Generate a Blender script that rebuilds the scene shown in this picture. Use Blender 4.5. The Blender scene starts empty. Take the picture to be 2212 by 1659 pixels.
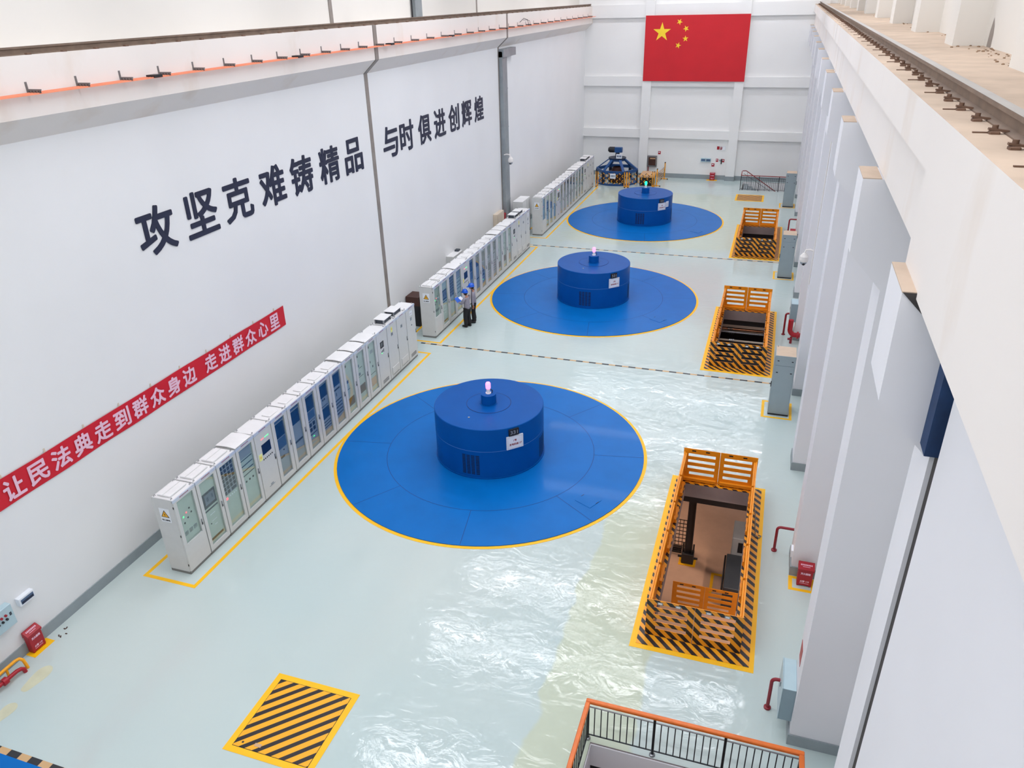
import bpy, math, random
from mathutils import Vector, Matrix

random.seed(7)
SC = bpy.context.scene
COL = SC.collection
PI = math.pi

# ---------------------------------------------------------------- camera, world, exposure
cam_d = bpy.data.cameras.new('camera')
cam = bpy.data.objects.new('camera', cam_d)
COL.objects.link(cam)
cam_d.sensor_fit = 'HORIZONTAL'
cam_d.sensor_width = 36.0
cam_d.lens = 1654.434 / 2212.0 * 36.0
cam_d.clip_end = 300
R_ = (0.94884403, 0.31485244, -0.02372662)
F_ = (-0.29114366, 0.84336023, -0.45164022)
U_ = (-0.12218994, 0.43544398, 0.89188461)
cam.matrix_world = Matrix(((R_[0], U_[0], -F_[0], 0.0),
                           (R_[1], U_[1], -F_[1], 0.0),
                           (R_[2], U_[2], -F_[2], 12.8954),
                           (0, 0, 0, 1)))
SC.camera = cam

w = bpy.data.worlds.new('world')
SC.world = w
w.use_nodes = True
w.node_tree.nodes['Background'].inputs[0].default_value = (0.75, 0.85, 1.0, 1)
w.node_tree.nodes['Background'].inputs[1].default_value = 0.3

SC.view_settings.view_transform = 'Standard'
SC.view_settings.look = 'None'
SC.view_settings.gamma = 1.0
SC.view_settings.use_curve_mapping = False
SC.view_settings.exposure = 0.38
SC.cycles.use_denoising = True
SC.cycles.max_bounces = 9
SC.cycles.diffuse_bounces = 6
SC.cycles.use_adaptive_sampling = True
SC.cycles.adaptive_threshold = 0.025
SC.cycles.sample_clamp_indirect = 6.0

SKY_STRENGTH = 8.0            # daylight through the roof lights
ROOF_Z = 17.0
ROOF_LIGHTS = (-2.0, 5.0, 12.6, 19.7, 27.0, 32.2, 42.0, 50.0, 57.0)  # unseen rows at the near end are added to brighten it

# ---------------------------------------------------------------- materials
def lin(c):
    c = c / 255.0
    return c / 12.92 if c <= 0.04045 else ((c + 0.055) / 1.055) ** 2.4

def L3(rgb):
    return (lin(rgb[0]), lin(rgb[1]), lin(rgb[2]), 1.0)

def mat(name, rgb, rough=0.5, metal=0.0, spec=0.5, var=0.05, scale=3.0, bump=0.0, coat=0.0):
    m = bpy.data.materials.new(name)
    m.use_nodes = True
    nt = m.node_tree
    b = nt.nodes['Principled BSDF']
    b.inputs['Roughness'].default_value = rough
    b.inputs['Metallic'].default_value = metal
    b.inputs['Specular IOR Level'].default_value = spec
    b.inputs['Coat Weight'].default_value = coat
    b.inputs['Coat Roughness'].default_value = 0.05
    c = L3(rgb)
    tc = nt.nodes.new('ShaderNodeTexCoord')
    n = nt.nodes.new('ShaderNodeTexNoise')
    n.inputs['Scale'].default_value = scale
    n.inputs['Detail'].default_value = 3
    nt.links.new(tc.outputs['Object'], n.inputs['Vector'])
    r = nt.nodes.new('ShaderNodeValToRGB')
    r.color_ramp.elements[0].position = 0.3
    r.color_ramp.elements[1].position = 0.7
    r.color_ramp.elements[0].color = tuple(v * (1 - var) for v in c[:3]) + (1,)
    r.color_ramp.elements[1].color = tuple(min(1, v * (1 + var)) for v in c[:3]) + (1,)
    nt.links.new(n.outputs['Fac'], r.inputs['Fac'])
    nt.links.new(r.outputs['Color'], b.inputs['Base Color'])
    if bump:
        bp = nt.nodes.new('ShaderNodeBump')
        bp.inputs['Strength'].default_value = bump
        bp.inputs['Distance'].default_value = 0.02
        nt.links.new(n.outputs['Fac'], bp.inputs['Height'])
        nt.links.new(bp.outputs['Normal'], b.inputs['Normal'])
    return m

def emit(name, rgb, strength):
    m = bpy.data.materials.new(name)
    m.use_nodes = True
    b = m.node_tree.nodes['Principled BSDF']
    b.inputs['Base Color'].default_value = L3(rgb)
    b.inputs['Emission Color'].default_value = L3(rgb)
    b.inputs['Emission Strength'].default_value = strength
    return m

def striped(name, a, period, duty=0.5, c0=(240, 165, 30), c1=(38, 32, 36), rough=0.4, phase=0.0):
    m = bpy.data.materials.new(name)
    m.use_nodes = True
    nt = m.node_tree
    b = nt.nodes['Principled BSDF']
    b.inputs['Roughness'].default_value = rough
    tc = nt.nodes.new('ShaderNodeTexCoord')
    d = nt.nodes.new('ShaderNodeVectorMath'); d.operation = 'DOT_PRODUCT'
    d.inputs[1].default_value = a
    nt.links.new(tc.outputs['Object'], d.inputs[0])
    mu = nt.nodes.new('ShaderNodeMath'); mu.operation = 'MULTIPLY_ADD'
    mu.inputs[1].default_value = 1.0 / period
    mu.inputs[2].default_value = phase + 100.0
    nt.links.new(d.outputs['Value'], mu.inputs[0])
    fr = nt.nodes.new('ShaderNodeMath'); fr.operation = 'FRACT'
    nt.links.new(mu.outputs[0], fr.inputs[0])
    gt = nt.nodes.new('ShaderNodeMath'); gt.operation = 'GREATER_THAN'
    gt.inputs[1].default_value = duty
    nt.links.new(fr.outputs[0], gt.inputs[0])
    mx = nt.nodes.new('ShaderNodeMix'); mx.data_type = 'RGBA'
    mx.inputs['A'].default_value = L3(c0)
    mx.inputs['B'].default_value = L3(c1)
    nt.links.new(gt.outputs[0], mx.inputs['Factor'])
    nt.links.new(mx.outputs['Result'], b.inputs['Base Color'])
    return m

def glass_mat():
    m = bpy.data.materials.new('door_glass')
    m.use_nodes = True
    nt = m.node_tree
    for n in list(nt.nodes):
        if n.type != 'OUTPUT_MATERIAL':
            nt.nodes.remove(n)
    out = [n for n in nt.nodes if n.type == 'OUTPUT_MATERIAL'][0]
    t = nt.nodes.new('ShaderNodeBsdfTransparent'); t.inputs[0].default_value = (0.95, 0.98, 0.98, 1)
    g = nt.nodes.new('ShaderNodeBsdfGlossy'); g.inputs['Roughness'].default_value = 0.02
    f = nt.nodes.new('ShaderNodeFresnel')
    ge = nt.nodes.new('ShaderNodeNewGeometry')      # same reflectance whichever face of the pane is met
    mr = nt.nodes.new('ShaderNodeMapRange')
    mr.inputs['To Min'].default_value = 1.55; mr.inputs['To Max'].default_value = 1 / 1.55
    nt.links.new(ge.outputs['Backfacing'], mr.inputs['Value']); nt.links.new(mr.outputs[0], f.inputs['IOR'])
    mx = nt.nodes.new('ShaderNodeMixShader')
    nt.links.new(f.outputs[0], mx.inputs[0])
    nt.links.new(t.outputs[0], mx.inputs[1])
    nt.links.new(g.outputs[0], mx.inputs[2])
    nt.links.new(mx.outputs[0], out.inputs['Surface'])
    return m

def wall_paint(name, rgb, dust=None, stain=0.0):
    """white emulsion with faint roller mottling; dust: (colour, z height) brown dust settled near a ledge"""
    m = mat(name, rgb, rough=0.75, spec=0.2, var=0.02, scale=0.35)
    nt = m.node_tree
    b = nt.nodes['Principled BSDF']
    src = b.inputs['Base Color'].links[0].from_socket
    if stain:
        tc = nt.nodes.new('ShaderNodeTexCoord')
        mp = nt.nodes.new('ShaderNodeMapping'); mp.inputs['Scale'].default_value = (1.3, 0.9, 0.45)
        nt.links.new(tc.outputs['Object'], mp.inputs['Vector'])
        n = nt.nodes.new('ShaderNodeTexNoise'); n.inputs['Scale'].default_value = 0.8; n.inputs['Detail'].default_value = 5
        nt.links.new(mp.outputs[0], n.inputs['Vector'])
        r = nt.nodes.new('ShaderNodeValToRGB')
        r.color_ramp.elements[0].position = 0.56; r.color_ramp.elements[0].color = (0, 0, 0, 1)
        r.color_ramp.elements[1].position = 0.78; r.color_ramp.elements[1].color = (stain, stain, stain, 1)
        nt.links.new(n.outputs['Fac'], r.inputs['Fac'])
        mx = nt.nodes.new('ShaderNodeMix'); mx.data_type = 'RGBA'
        nt.links.new(r.outputs['Color'], mx.inputs['Factor'])
        nt.links.new(src, mx.inputs['A'])
        mx.inputs['B'].default_value = L3((206, 180, 150))
        nt.links.new(mx.outputs['Result'], b.inputs['Base Color'])
    return m

def floor_mat():
    """pale epoxy: blue green coat, a yellowish strip of older coat, trowel ripples in the gloss"""
    m = bpy.data.materials.new('floor_epoxy')
    m.use_nodes = True
    nt = m.node_tree
    N, K = nt.nodes.new, nt.links.new
    b = nt.nodes['Principled BSDF']
    b.inputs['Roughness'].default_value = 0.12
    b.inputs['Specular IOR Level'].default_value = 0.45
    tc = N('ShaderNodeTexCoord')
    sep = N('ShaderNodeSeparateXYZ'); K(tc.outputs['Object'], sep.inputs[0])
    n1 = N('ShaderNodeTexNoise'); n1.inputs['Scale'].default_value = 0.18; n1.inputs['Detail'].default_value = 2
    K(tc.outputs['Object'], n1.inputs['Vector'])
    r1 = N('ShaderNodeValToRGB')
    r1.color_ramp.elements[0].position = 0.35; r1.color_ramp.elements[0].color = L3((189, 206, 205))
    r1.color_ramp.elements[1].position = 0.65; r1.color_ramp.elements[1].color = L3((196, 208, 205))
    K(n1.outputs['Fac'], r1.inputs['Fac'])
    # strip of older, yellower coat
    n2 = N('ShaderNodeTexNoise'); n2.inputs['Scale'].default_value = 0.8; n2.inputs['Detail'].default_value = 3
    K(tc.outputs['Object'], n2.inputs['Vector'])
    def band(sock, lo, hi, soft, nz):
        ad = N('ShaderNodeMath'); ad.operation = 'MULTIPLY_ADD'; ad.inputs[1].default_value = nz
        K(n2.outputs['Fac'], ad.inputs[0]); K(sock, ad.inputs[2])
        a = N('ShaderNodeMapRange'); a.interpolation_type = 'SMOOTHSTEP'
        a.inputs['From Min'].default_value = lo - soft + nz / 2; a.inputs['From Max'].default_value = lo + soft + nz / 2
        K(ad.outputs[0], a.inputs['Value'])
        c = N('ShaderNodeMapRange'); c.interpolation_type = 'SMOOTHSTEP'
        c.inputs['From Min'].default_value = hi - soft + nz / 2; c.inputs['From Max'].default_value = hi + soft + nz / 2
        c.inputs['To Min'].default_value = 1; c.inputs['To Max'].default_value = 0
        K(ad.outputs[0], c.inputs['Value'])
        p = N('ShaderNodeMath'); p.operation = 'MULTIPLY'
        K(a.outputs[0], p.inputs[0]); K(c.outputs[0], p.inputs[1])
        return p.outputs[0]
    px = band(sep.outputs['X'], -3.25, -1.25, 0.05, 0.7)
    py = band(sep.outputs['Y'], -20, 18.5, 2.2, 1.0)
    qx = band(sep.outputs['X'], -11.5, -1.0, 1.0, 2.0)
    qy = band(sep.outputs['Y'], 42.6, 56, 0.6, 2.0)
    def mul(a, c):
        p = N('ShaderNodeMath'); p.operation = 'MULTIPLY'
        K(a, p.inputs[0])
        if isinstance(c, float): p.inputs[1].default_value = c
        else: K(c, p.inputs[1])
        return p.outputs[0]
    p1 = mul(px, py); p2 = mul(mul(qx, qy), 0.7)
    mxm = N('ShaderNodeMath'); mxm.operation = 'MAXIMUM'; K(p1, mxm.inputs[0]); K(p2, mxm.inputs[1])
    mx = N('ShaderNodeMix'); mx.data_type = 'RGBA'
    K(mxm.outputs[0], mx.inputs['Factor']); K(r1.outputs['Color'], mx.inputs['A'])
    mx.inputs['B'].default_value = L3((195, 205, 186))
    K(mx.outputs['Result'], b.inputs['Base Color'])
    # trowel ripples
    mp = N('ShaderNodeMapping'); mp.inputs['Scale'].default_value = (1.0, 1.5, 1.0)
    mp.inputs['Rotation'].default_value = (0, 0, 0.35)
    K(tc.outputs['Object'], mp.inputs['Vector'])
    n3 = N('ShaderNodeTexNoise'); n3.inputs['Scale'].default_value = 1.6; n3.inputs['Detail'].default_value = 5; n3.inputs['Distortion'].default_value = 1.4
    n3.inputs['Roughness'].default_value = 0.5
    K(mp.outputs[0], n3.inputs['Vector'])
    bp = N('ShaderNodeBump'); bp.inputs['Strength'].default_value = 1.0; bp.inputs['Distance'].default_value = 0.010
    K(n3.outputs['Fac'], bp.inputs['Height'])
    b.inputs['Coat Weight'].default_value = 1.0
    b.inputs['Coat Roughness'].default_value = 0.03
    b.inputs['Coat IOR'].default_value = 1.5
    b.inputs['Specular IOR Level'].default_value = 0.0
    K(bp.outputs['Normal'], b.inputs['Coat Normal'])
    return m

M = {}
M['wall'] = wall_paint('wall_paint', (232, 233, 234))
M['wall_far'] = wall_paint('far_wall_paint', (238, 238, 237))
M['wall_upper'] = wall_paint('upper_wall_paint', (226, 223, 217))
M['wall_near'] = wall_paint('grey_block_wall', (226, 226, 226))
M['column'] = wall_paint('column_paint', (230, 230, 234))
M['beam'] = wall_paint('beam_paint', (234, 228, 223), stain=0.45)
M['dust'] = mat('dusty_concrete', (194, 175, 157), 0.9, spec=0.1, var=0.10, scale=2.2, bump=0.3)
M['floor'] = floor_mat()
M['skirt'] = mat('grey_skirting', (146, 156, 160), 0.5, var=0.05)
M['concrete'] = mat('bare_concrete', (150, 140, 140), 0.9, var=0.12, scale=1.5)
M['low_floor'] = mat('tan_floor_paint', (196, 164, 142), 0.6, var=0.05)
M['darksteel'] = mat('dark_steel', (52, 52, 56), 0.45, metal=0.3)
M['yellow'] = mat('yellow_line_paint', (255, 192, 6), 0.5, var=0.03)
M['orange'] = mat('orange_gate_paint', (236, 148, 24), 0.35, var=0.06)
M['blue'] = mat('blue_deck_paint', (2, 106, 186), 0.35, spec=.15, var=0.05, scale=1.2, coat=0.05)
M['blue_drum'] = mat('blue_housing_paint', (4, 82, 160), 0.35, spec=.12, var=0.05, scale=1.2, coat=0.03)
M['blue_line'] = mat('bright_seam', (70, 120, 190), 0.4)
M['seam'] = mat('dark_seam', (10, 45, 105), 0.6)
M['vent'] = mat('black_vent', (10, 14, 34), 0.7)
M['white'] = mat('white_plate', (232, 236, 242), 0.4, var=0.02)
M['black'] = mat('black_paint', (24, 24, 30), 0.5)
M['navy'] = mat('navy_lettering', (30, 36, 62), 0.5, var=0.08)
M['redtext'] = mat('red_lettering', (150, 24, 40), 0.5)
M['red'] = mat('flag_red', (204, 22, 36), 0.6, var=0.04, scale=0.8)
M['banner'] = mat('banner_red', (206, 14, 40), 0.55, var=0.04, scale=1.0)
M['bannertext'] = mat('banner_lettering', (238, 196, 216), 0.6, var=0.03)
M['star'] = mat('star_yellow', (248, 212, 48), 0.6, var=0.02)
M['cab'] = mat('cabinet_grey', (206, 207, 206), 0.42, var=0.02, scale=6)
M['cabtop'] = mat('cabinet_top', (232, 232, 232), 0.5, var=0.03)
M['cabplinth'] = mat('cabinet_plinth', (128, 126, 122), 0.6)
M['strip'] = mat('name_strip', (206, 214, 226), 0.3, metal=0.2)
M['glass'] = glass_mat()
M['pale'] = mat('pale_green_panel', (186, 200, 190), 0.5)
M['greyp'] = mat('grey_panel', (150, 158, 166), 0.5)
M['dkpanel'] = mat('dark_panel', (58, 66, 76), 0.5)
M['screen'] = mat('blue_screen', (22, 32, 62), 0.15)
M['screen2'] = mat('steel_blue_unit', (72, 96, 128), 0.3)
M['lcd'] = mat('lit_display', (180, 196, 216), 0.3)
M['warn'] = mat('warning_yellow', (240, 176, 40), 0.5)
M['warn2'] = mat('warning_label', (232, 234, 150), 0.5)
M['ledg'] = emit('green_lamp', (60, 240, 120), 2.0)
M['ledr'] = emit('red_lamp', (255, 80, 90), 2.0)
M['pinklamp'] = emit('pink_beacon', (255, 130, 190), 1.6)
M['greenlamp'] = emit('green_beacon', (30, 255, 160), 1.6)
M['tall'] = mat('tall_cabinet_grey', (150, 164, 170), 0.4, var=0.03)
M['tallbox'] = mat('pale_blue_grey_box', (178, 202, 210), 0.35, var=0.03)
M['boxside'] = mat('box_side_grey', (142, 164, 174), 0.4, var=0.03)
M['dusttop'] = mat('dusty_top', (208, 187, 166), 0.9, spec=0.1)
M['firered'] = mat('fire_red', (166, 18, 36), 0.35, var=0.05)
M['darkred'] = mat('pipe_red', (140, 26, 42), 0.4, var=0.06)
M['pipeyellow'] = mat('pipe_yellow', (246, 168, 24), 0.35)
M['steel'] = mat('brushed_steel', (150, 152, 156), 0.3, metal=0.8)
M['balu'] = mat('dark_baluster', (52, 56, 60), 0.35, metal=0.6)
M['wood'] = mat('orange_handrail', (222, 112, 42), 0.3, var=0.1, scale=5)
M['maroon'] = mat('maroon_handrail', (140, 48, 48), 0.4)
M['railbrown'] = mat('rusty_rail', (124, 106, 92), 0.7, metal=0.3, var=0.15, scale=4)
M['railtop'] = mat('rail_head', (176, 172, 168), 0.4, metal=0.4)
M['clip'] = mat('dusty_clip', (110, 84, 68), 0.8, var=0.15, scale=8)
M['conduct'] = mat('orange_conductor', (250, 150, 112), 0.5)
M['bracket'] = mat('galvanised_bracket', (120, 118, 118), 0.5, metal=0.4)
M['joint'] = mat('joint_strip', (146, 138, 132), 0.5, metal=0.2, var=0.12, scale=2)
M['duct'] = mat('galvanised_duct', (150, 158, 162), 0.45, metal=0.4, var=0.1, scale=2)
M['machine'] = mat('machine_blue', (28, 78, 138), 0.4, var=0.08)
M['machdark'] = mat('machine_navy', (20, 38, 66), 0.45, var=0.1)
M['brown'] = mat('dark_brown', (70, 40, 32), 0.6, var=0.12)
M['kraft'] = mat('kraft_cover', (206, 166, 128), 0.8, var=0.06)
M['beige'] = mat('beige_box', (214, 200, 182), 0.6)
M['copper'] = mat('copper_pipe', (222, 150, 110), 0.25, metal=0.8)
M['skin'] = mat('skin', (176, 124, 100), 0.55)
M['jacket'] = mat('grey_work_jacket', (146, 142, 154), 0.85, var=0.08, scale=12)
M['trouser'] = mat('black_trousers', (28, 26, 30), 0.85)
M['hair'] = mat('black_hair', (20, 18, 18), 0.7)
M['helmet'] = mat('blue_helmet', (14, 92, 212), 0.25)
M['folder'] = mat('blue_folder', (36, 108, 226), 0.45)
M['paper'] = mat('white_paper', (236, 240, 248), 0.7)
M['lamphouse'] = mat('camera_white', (230, 226, 222), 0.35)
M['blueboard'] = mat('blue_filler_board', (28, 58, 100), 0.7, var=0.35, scale=3)
M['gap'] = mat('dark_gap', (62, 58, 58), 0.8, var=0.2, scale=3)
M['debris'] = mat('rubble', (150, 124, 100), 0.95, var=0.25, scale=20)
M['bw'] = striped('tape_black_tan', (1, 0, 0), 0.52, 0.48, c0=(206, 168, 120), c1=(44, 46, 50))
M['haz_floor'] = striped('hazard_floor', (1, 1, 0), 0.27, 0.5)
M['haz_gate'] = striped('hazard_gate', (1, 0, 1), 0.27, 0.5, c0=(240, 156, 34), c1=(30, 26, 28))
M['haz_cover'] = striped('hazard_cover', (1, -1, 0), 0.30, 0.56, c0=(246, 176, 30), phase=0.1)
M['haz_far'] = striped('hazard_far', (0.35, 1, 0), 0.27, 0.5, c0=(222, 160, 70), c1=(90, 60, 40))
M['greenroof'] = mat('roof_white', (236, 238, 240), 0.8)
M['sky'] = emit('roof_light_glass', (250, 250, 255), SKY_STRENGTH)
M['lowfill'] = emit('lower_fill', (255, 222, 196), 190.0)  # glow of the fill lamps added below the slab

# ---------------------------------------------------------------- mesh builder
class MB:
    def __init__(s):
        s.v = []; s.f = []; s.m = []; s.sm = []; s.mats = []

    def mi(s, m):
        if isinstance(m, str): m = M[m]
        if m not in s.mats: s.mats.append(m)
        return s.mats.index(m)

    def add(s, vs, fs, m, smooth=False):
        o = len(s.v); i = s.mi(m)
        s.v += [tuple(p) for p in vs]
        for f in fs:
            s.f.append(tuple(o + k for k in f)); s.m.append(i); s.sm.append(smooth)
        return s

    def box(s, x0, x1, y0, y1, z0, z1, m, top=None):
        x0, x1 = min(x0, x1), max(x0, x1); y0, y1 = min(y0, y1), max(y0, y1); z0, z1 = min(z0, z1), max(z0, z1)
        vs = [(x0, y0, z0), (x1, y0, z0), (x1, y1, z0), (x0, y1, z0), (x0, y0, z1), (x1, y0, z1), (x1, y1, z1), (x0, y1, z1)]
        fs = [(0, 3, 2, 1), (0, 1, 5, 4), (1, 2, 6, 5), (2, 3, 7, 6), (3, 0, 4, 7)]
        s.add(vs, fs, m)
        s.add([vs[4], vs[5], vs[6], vs[7]], [(0, 1, 2, 3)], top or m)
        return s

    def bbox(s, x0, x1, y0, y1, z0, z1, m, b=0.01, top=None):
        """box with chamfered vertical and top edges"""
        x0, x1 = min(x0, x1), max(x0, x1); y0, y1 = min(y0, y1), max(y0, y1); z0, z1 = min(z0, z1), max(z0, z1)
        def ring(d, z):
            return [(x0 + d, y0 + b, z), (x0 + b, y0 + d, z), (x1 - b, y0 + d, z), (x1 - d, y0 + b, z),
                    (x1 - d, y1 - b, z), (x1 - b, y1 - d, z), (x0 + b, y1 - d, z), (x0 + d, y1 - b, z)]
        vs = ring(0, z0) + ring(0, z1 - b) + ring(b * 0.999, z1)
        fs = [tuple(range(7, -1, -1))]
        for r in (0, 8):
            for k in range(8):
                fs.append((r + k, r + (k + 1) % 8, r + 8 + (k + 1) % 8, r + 8 + k))
        s.add(vs, fs, m)
        s.add(vs[16:], [tuple(range(8))], top or m)
        return s

    def obox(s, c, ux, uy, uz, m):
        c, ux, uy, uz = Vector(c), Vector(ux), Vector(uy), Vector(uz)
        vs = [c + a * ux + b * uy + d * uz for d in (-1, 1) for b in (-1, 1) for a in (-1, 1)]
        fs = [(0, 2, 3, 1), (4, 5, 7, 6), (0, 1, 5, 4), (1, 3, 7, 5), (3, 2, 6, 7), (2, 0, 4, 6)]
        return s.add(vs, fs, m)

    def bar(s, p0, p1, wd, ht, m, up=(0, 0, 1)):
        p0, p1 = Vector(p0), Vector(p1); d = (p1 - p0); l = d.length; d.normalize()
        up = Vector(up)
        if abs(d.dot(up)) > 0.98: up = Vector((0, 1, 0))
        sd = d.cross(up).normalized(); u = sd.cross(d)
        return s.obox((p0 + p1) / 2, d * l / 2, sd * wd / 2, u * ht / 2, m)

    def poly(s, pts, m):
        return s.add(pts, [tuple(range(len(pts)))], m)

    def prism(s, pts, d, m):
        d = Vector(d); n = len(pts); a = [Vector(p) for p in pts]; b = [p + d for p in a]
        s.add(a, [tuple(range(n - 1, -1, -1))], m); s.add(b, [tuple(range(n))], m)
        s.add(a + b, [(k, (k + 1) % n, n + (k + 1) % n, n + k) for k in range(n)], m)
        return s

    def lathe(s, prof, c, m, n=48, smooth=True, a0=0.0, a1=2 * PI):
        """prof: list of (r, z); sharp rings by repeating segments as separate strips"""
        c = Vector(c); full = abs(a1 - a0 - 2 * PI) < 1e-6
        k = n if full else n + 1
        for (r0, z0), (r1, z1) in zip(prof[:-1], prof[1:]):
            vs = []
            for r, z in ((r0, z0), (r1, z1)):
                for i in range(k):
                    a = a0 + (a1 - a0) * i / n
                    vs.append((c.x + r * math.cos(a), c.y + r * math.sin(a), c.z + z))
            fs = []
            for i in range(n):
                j = (i + 1) % k
                fs.append((i, j, k + j, k + i))
            s.add(vs, fs, m, smooth)
        return s

    def disc(s, c, r, m, n=48, r0=0.0):
        c = Vector(c)
        o = [(c.x + r * math.cos(2 * PI * i / n), c.y + r * math.sin(2 * PI * i / n), c.z) for i in range(n)]
        if r0 <= 0: return s.add(o, [tuple(range(n))], m)
        q = [(c.x + r0 * math.cos(2 * PI * i / n), c.y + r0 * math.sin(2 * PI * i / n), c.z) for i in range(n)]
        return s.add(o + q, [(i, (i + 1) % n, n + (i + 1) % n, n + i) for i in range(n)], m)

    def tube(s, pts, r, m, n=12, caps=True):
        P = [Vector(p) for p in pts]; rings = []
        nrm = None
        for i, p in enumerate(P):
            d = ((P[min(i + 1, len(P) - 1)] - p).normalized() + (p - P[max(i - 1, 0)]).normalized()).normalized() if 0 < i < len(P) - 1 else (P[min(i + 1, len(P) - 1)] - P[max(i - 1, 0)]).normalized()
            if nrm is None:
                nrm = d.orthogonal().normalized()
            nrm = (nrm - d * nrm.dot(d)).normalized()
            bn = d.cross(nrm)
            rr = r[i] if isinstance(r, (list, tuple)) else r
            rings.append([p + rr * (math.cos(2 * PI * k / n) * nrm + math.sin(2 * PI * k / n) * bn) for k in range(n)])
        vs = [q for ring in rings for q in ring]; fs = []
        for i in range(len(P) - 1):
            for k in range(n):
                fs.append((i * n + k, i * n + (k + 1) % n, (i + 1) * n + (k + 1) % n, (i + 1) * n + k))
        s.add(vs, fs, m, True)
        if caps:
            s.add(rings[0], [tuple(range(n - 1, -1, -1))], m); s.add(rings[-1], [tuple(range(n))], m)
        return s

    def ball(s, c, rx, ry, rz, m, n=16, k=10, z0=-1.0, z1=1.0):
        c = Vector(c); vs = []; fs = []
        t0, t1 = math.asin(z0), math.asin(z1)
        for j in range(k + 1):
            t = t0 + (t1 - t0) * j / k
            for i in range(n):
                a = 2 * PI * i / n
                vs.append((c.x + rx * math.cos(t) * math.cos(a), c.y + ry * math.cos(t) * math.sin(a), c.z + rz * math.sin(t)))
        for j in range(k):
            for i in range(n):
                fs.append((j * n + i, j * n + (i + 1) % n, (j + 1) * n + (i + 1) % n, (j + 1) * n + i))
        return s.add(vs, fs, m, True)

    def text(s, body, c, u, v, h, m, wd=None, bold=0.02, depth=0.0):
        """lettering centred at c, u = reading direction, v = up; strokes thickened by bold (share of h)"""
        c, u, v = Vector(c), Vector(u).normalized(), Vector(v).normalized()
        nn = u.cross(v)
        V, Fc, rim = glyphs(body)
        x0 = min(p[0] for p in V); x1 = max(p[0] for p in V); y0 = min(p[1] for p in V); y1 = max(p[1] for p in V)
        e = bold * h
        sy = (h - 2 * e) / (y1 - y0); sx = (wd - 2 * e) / (x1 - x0) if wd else sy
        base = [c + u * ((p[0] - (x0 + x1) / 2) * sx) + v * ((p[1] - (y0 + y1) / 2) * sy) for p in V]
        offs = [(0, 0)]
        if bold: offs = [(math.cos(PI / 4 * k) * e, math.sin(PI / 4 * k) * e) for k in range(8)]
        for q, (du, dv) in enumerate(offs):
            sh = u * du + v * dv + nn * (depth + q * .0006 * min(1, h * 2))
            vs = [p + sh for p in base]
            s.add(vs, Fc, m)
            if depth:
                lo = [p - nn * depth for p in vs]
                n = len(vs)
                s.add(vs + lo, [(p, q, n + q, n + p) for p, q in rim], m)
        return s

    def build(s, name, parent=None, loc=(0, 0, 0), rz=0.0):
        me = bpy.data.meshes.new(name)
        me.from_pydata(s.v, [], s.f)
        for m in s.mats: me.materials.append(m)
        me.polygons.foreach_set('material_index', s.m)
        me.polygons.foreach_set('use_smooth', s.sm)
        me.update()
        o = bpy.data.objects.new(name, me)
        COL.objects.link(o)
        o.location = loc
        o.rotation_euler = (0, 0, rz)
        if parent: o.parent = parent
        return o

_gl = {}
def glyphs(body):
    if body in _gl: return _gl[body]
    cu = bpy.data.curves.new('lettering', 'FONT')
    cu.body = body; cu.size = 1.0; cu.resolution_u = 3; cu.fill_mode = 'FRONT'
    ob = bpy.data.objects.new('lettering', cu)
    COL.objects.link(ob)
    dg = bpy.context.evaluated_depsgraph_get()
    me = bpy.data.meshes.new_from_object(ob.evaluated_get(dg))
    idx = {}; V = []; mp = []
    for p in me.vertices:
        k = (round(p.co.x, 5), round(p.co.y, 5))
        if k not in idx:
            idx[k] = len(V); V.append(k)
        mp.append(idx[k])
    F = []
    for p in me.polygons:
        t = tuple(mp[i] for i in p.vertices)
        if len(set(t)) == len(t):
            if p.normal.z < 0: t = t[::-1]
            F.append(t)
    bpy.data.objects.remove(ob); bpy.data.curves.remove(cu); bpy.data.meshes.remove(me)
    ed = {(a, b) for f in F for a, b in zip(f, f[1:] + f[:1])}
    rim = [(a, b) for (a, b) in ed if (b, a) not in ed]
    _gl[body] = (V, F, rim)
    return _gl[body]

def tag(o, label, cat, group=None):
    o['label'] = label; o['category'] = cat
    if group: o['group'] = group
    return o

def thing(name, label, cat, loc=(0, 0, 0), rz=0.0, group=None):
    o = bpy.data.objects.new(name, None)
    COL.objects.link(o)
    o.empty_display_size = 0.2
    o.location = loc; o.rotation_euler = (0, 0, rz)
    return tag(o, label, cat, group)

def struct(mb, name, parent=None):
    o = mb.build(name, parent)
    o['kind'] = 'structure'
    return o

def dup(root, loc, label, rz=None):
    r = root.copy(); COL.objects.link(r); r.location = loc; r['label'] = label
    if rz is not None: r.rotation_euler = (0, 0, rz)
    for ch in root.children:
        c = ch.copy(); COL.objects.link(c); c.parent = r
        for g in ch.children:
            d = g.copy(); COL.objects.link(d); d.parent = c
    return r

# ================================================================= SETTING
XL, XR, YF, YN = -14.6, 2.6, 61.2, -8.0
XC = 1.58                       # hall face of the right-hand columns
PITS = ((13.02, 19.45), (27.55, 33.85), (41.95, 48.35))
PX0, PX1 = -1.36, 0.43
CX, CY, RD = -7.5, (19.48, 33.91, 48.32), 4.92

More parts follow.
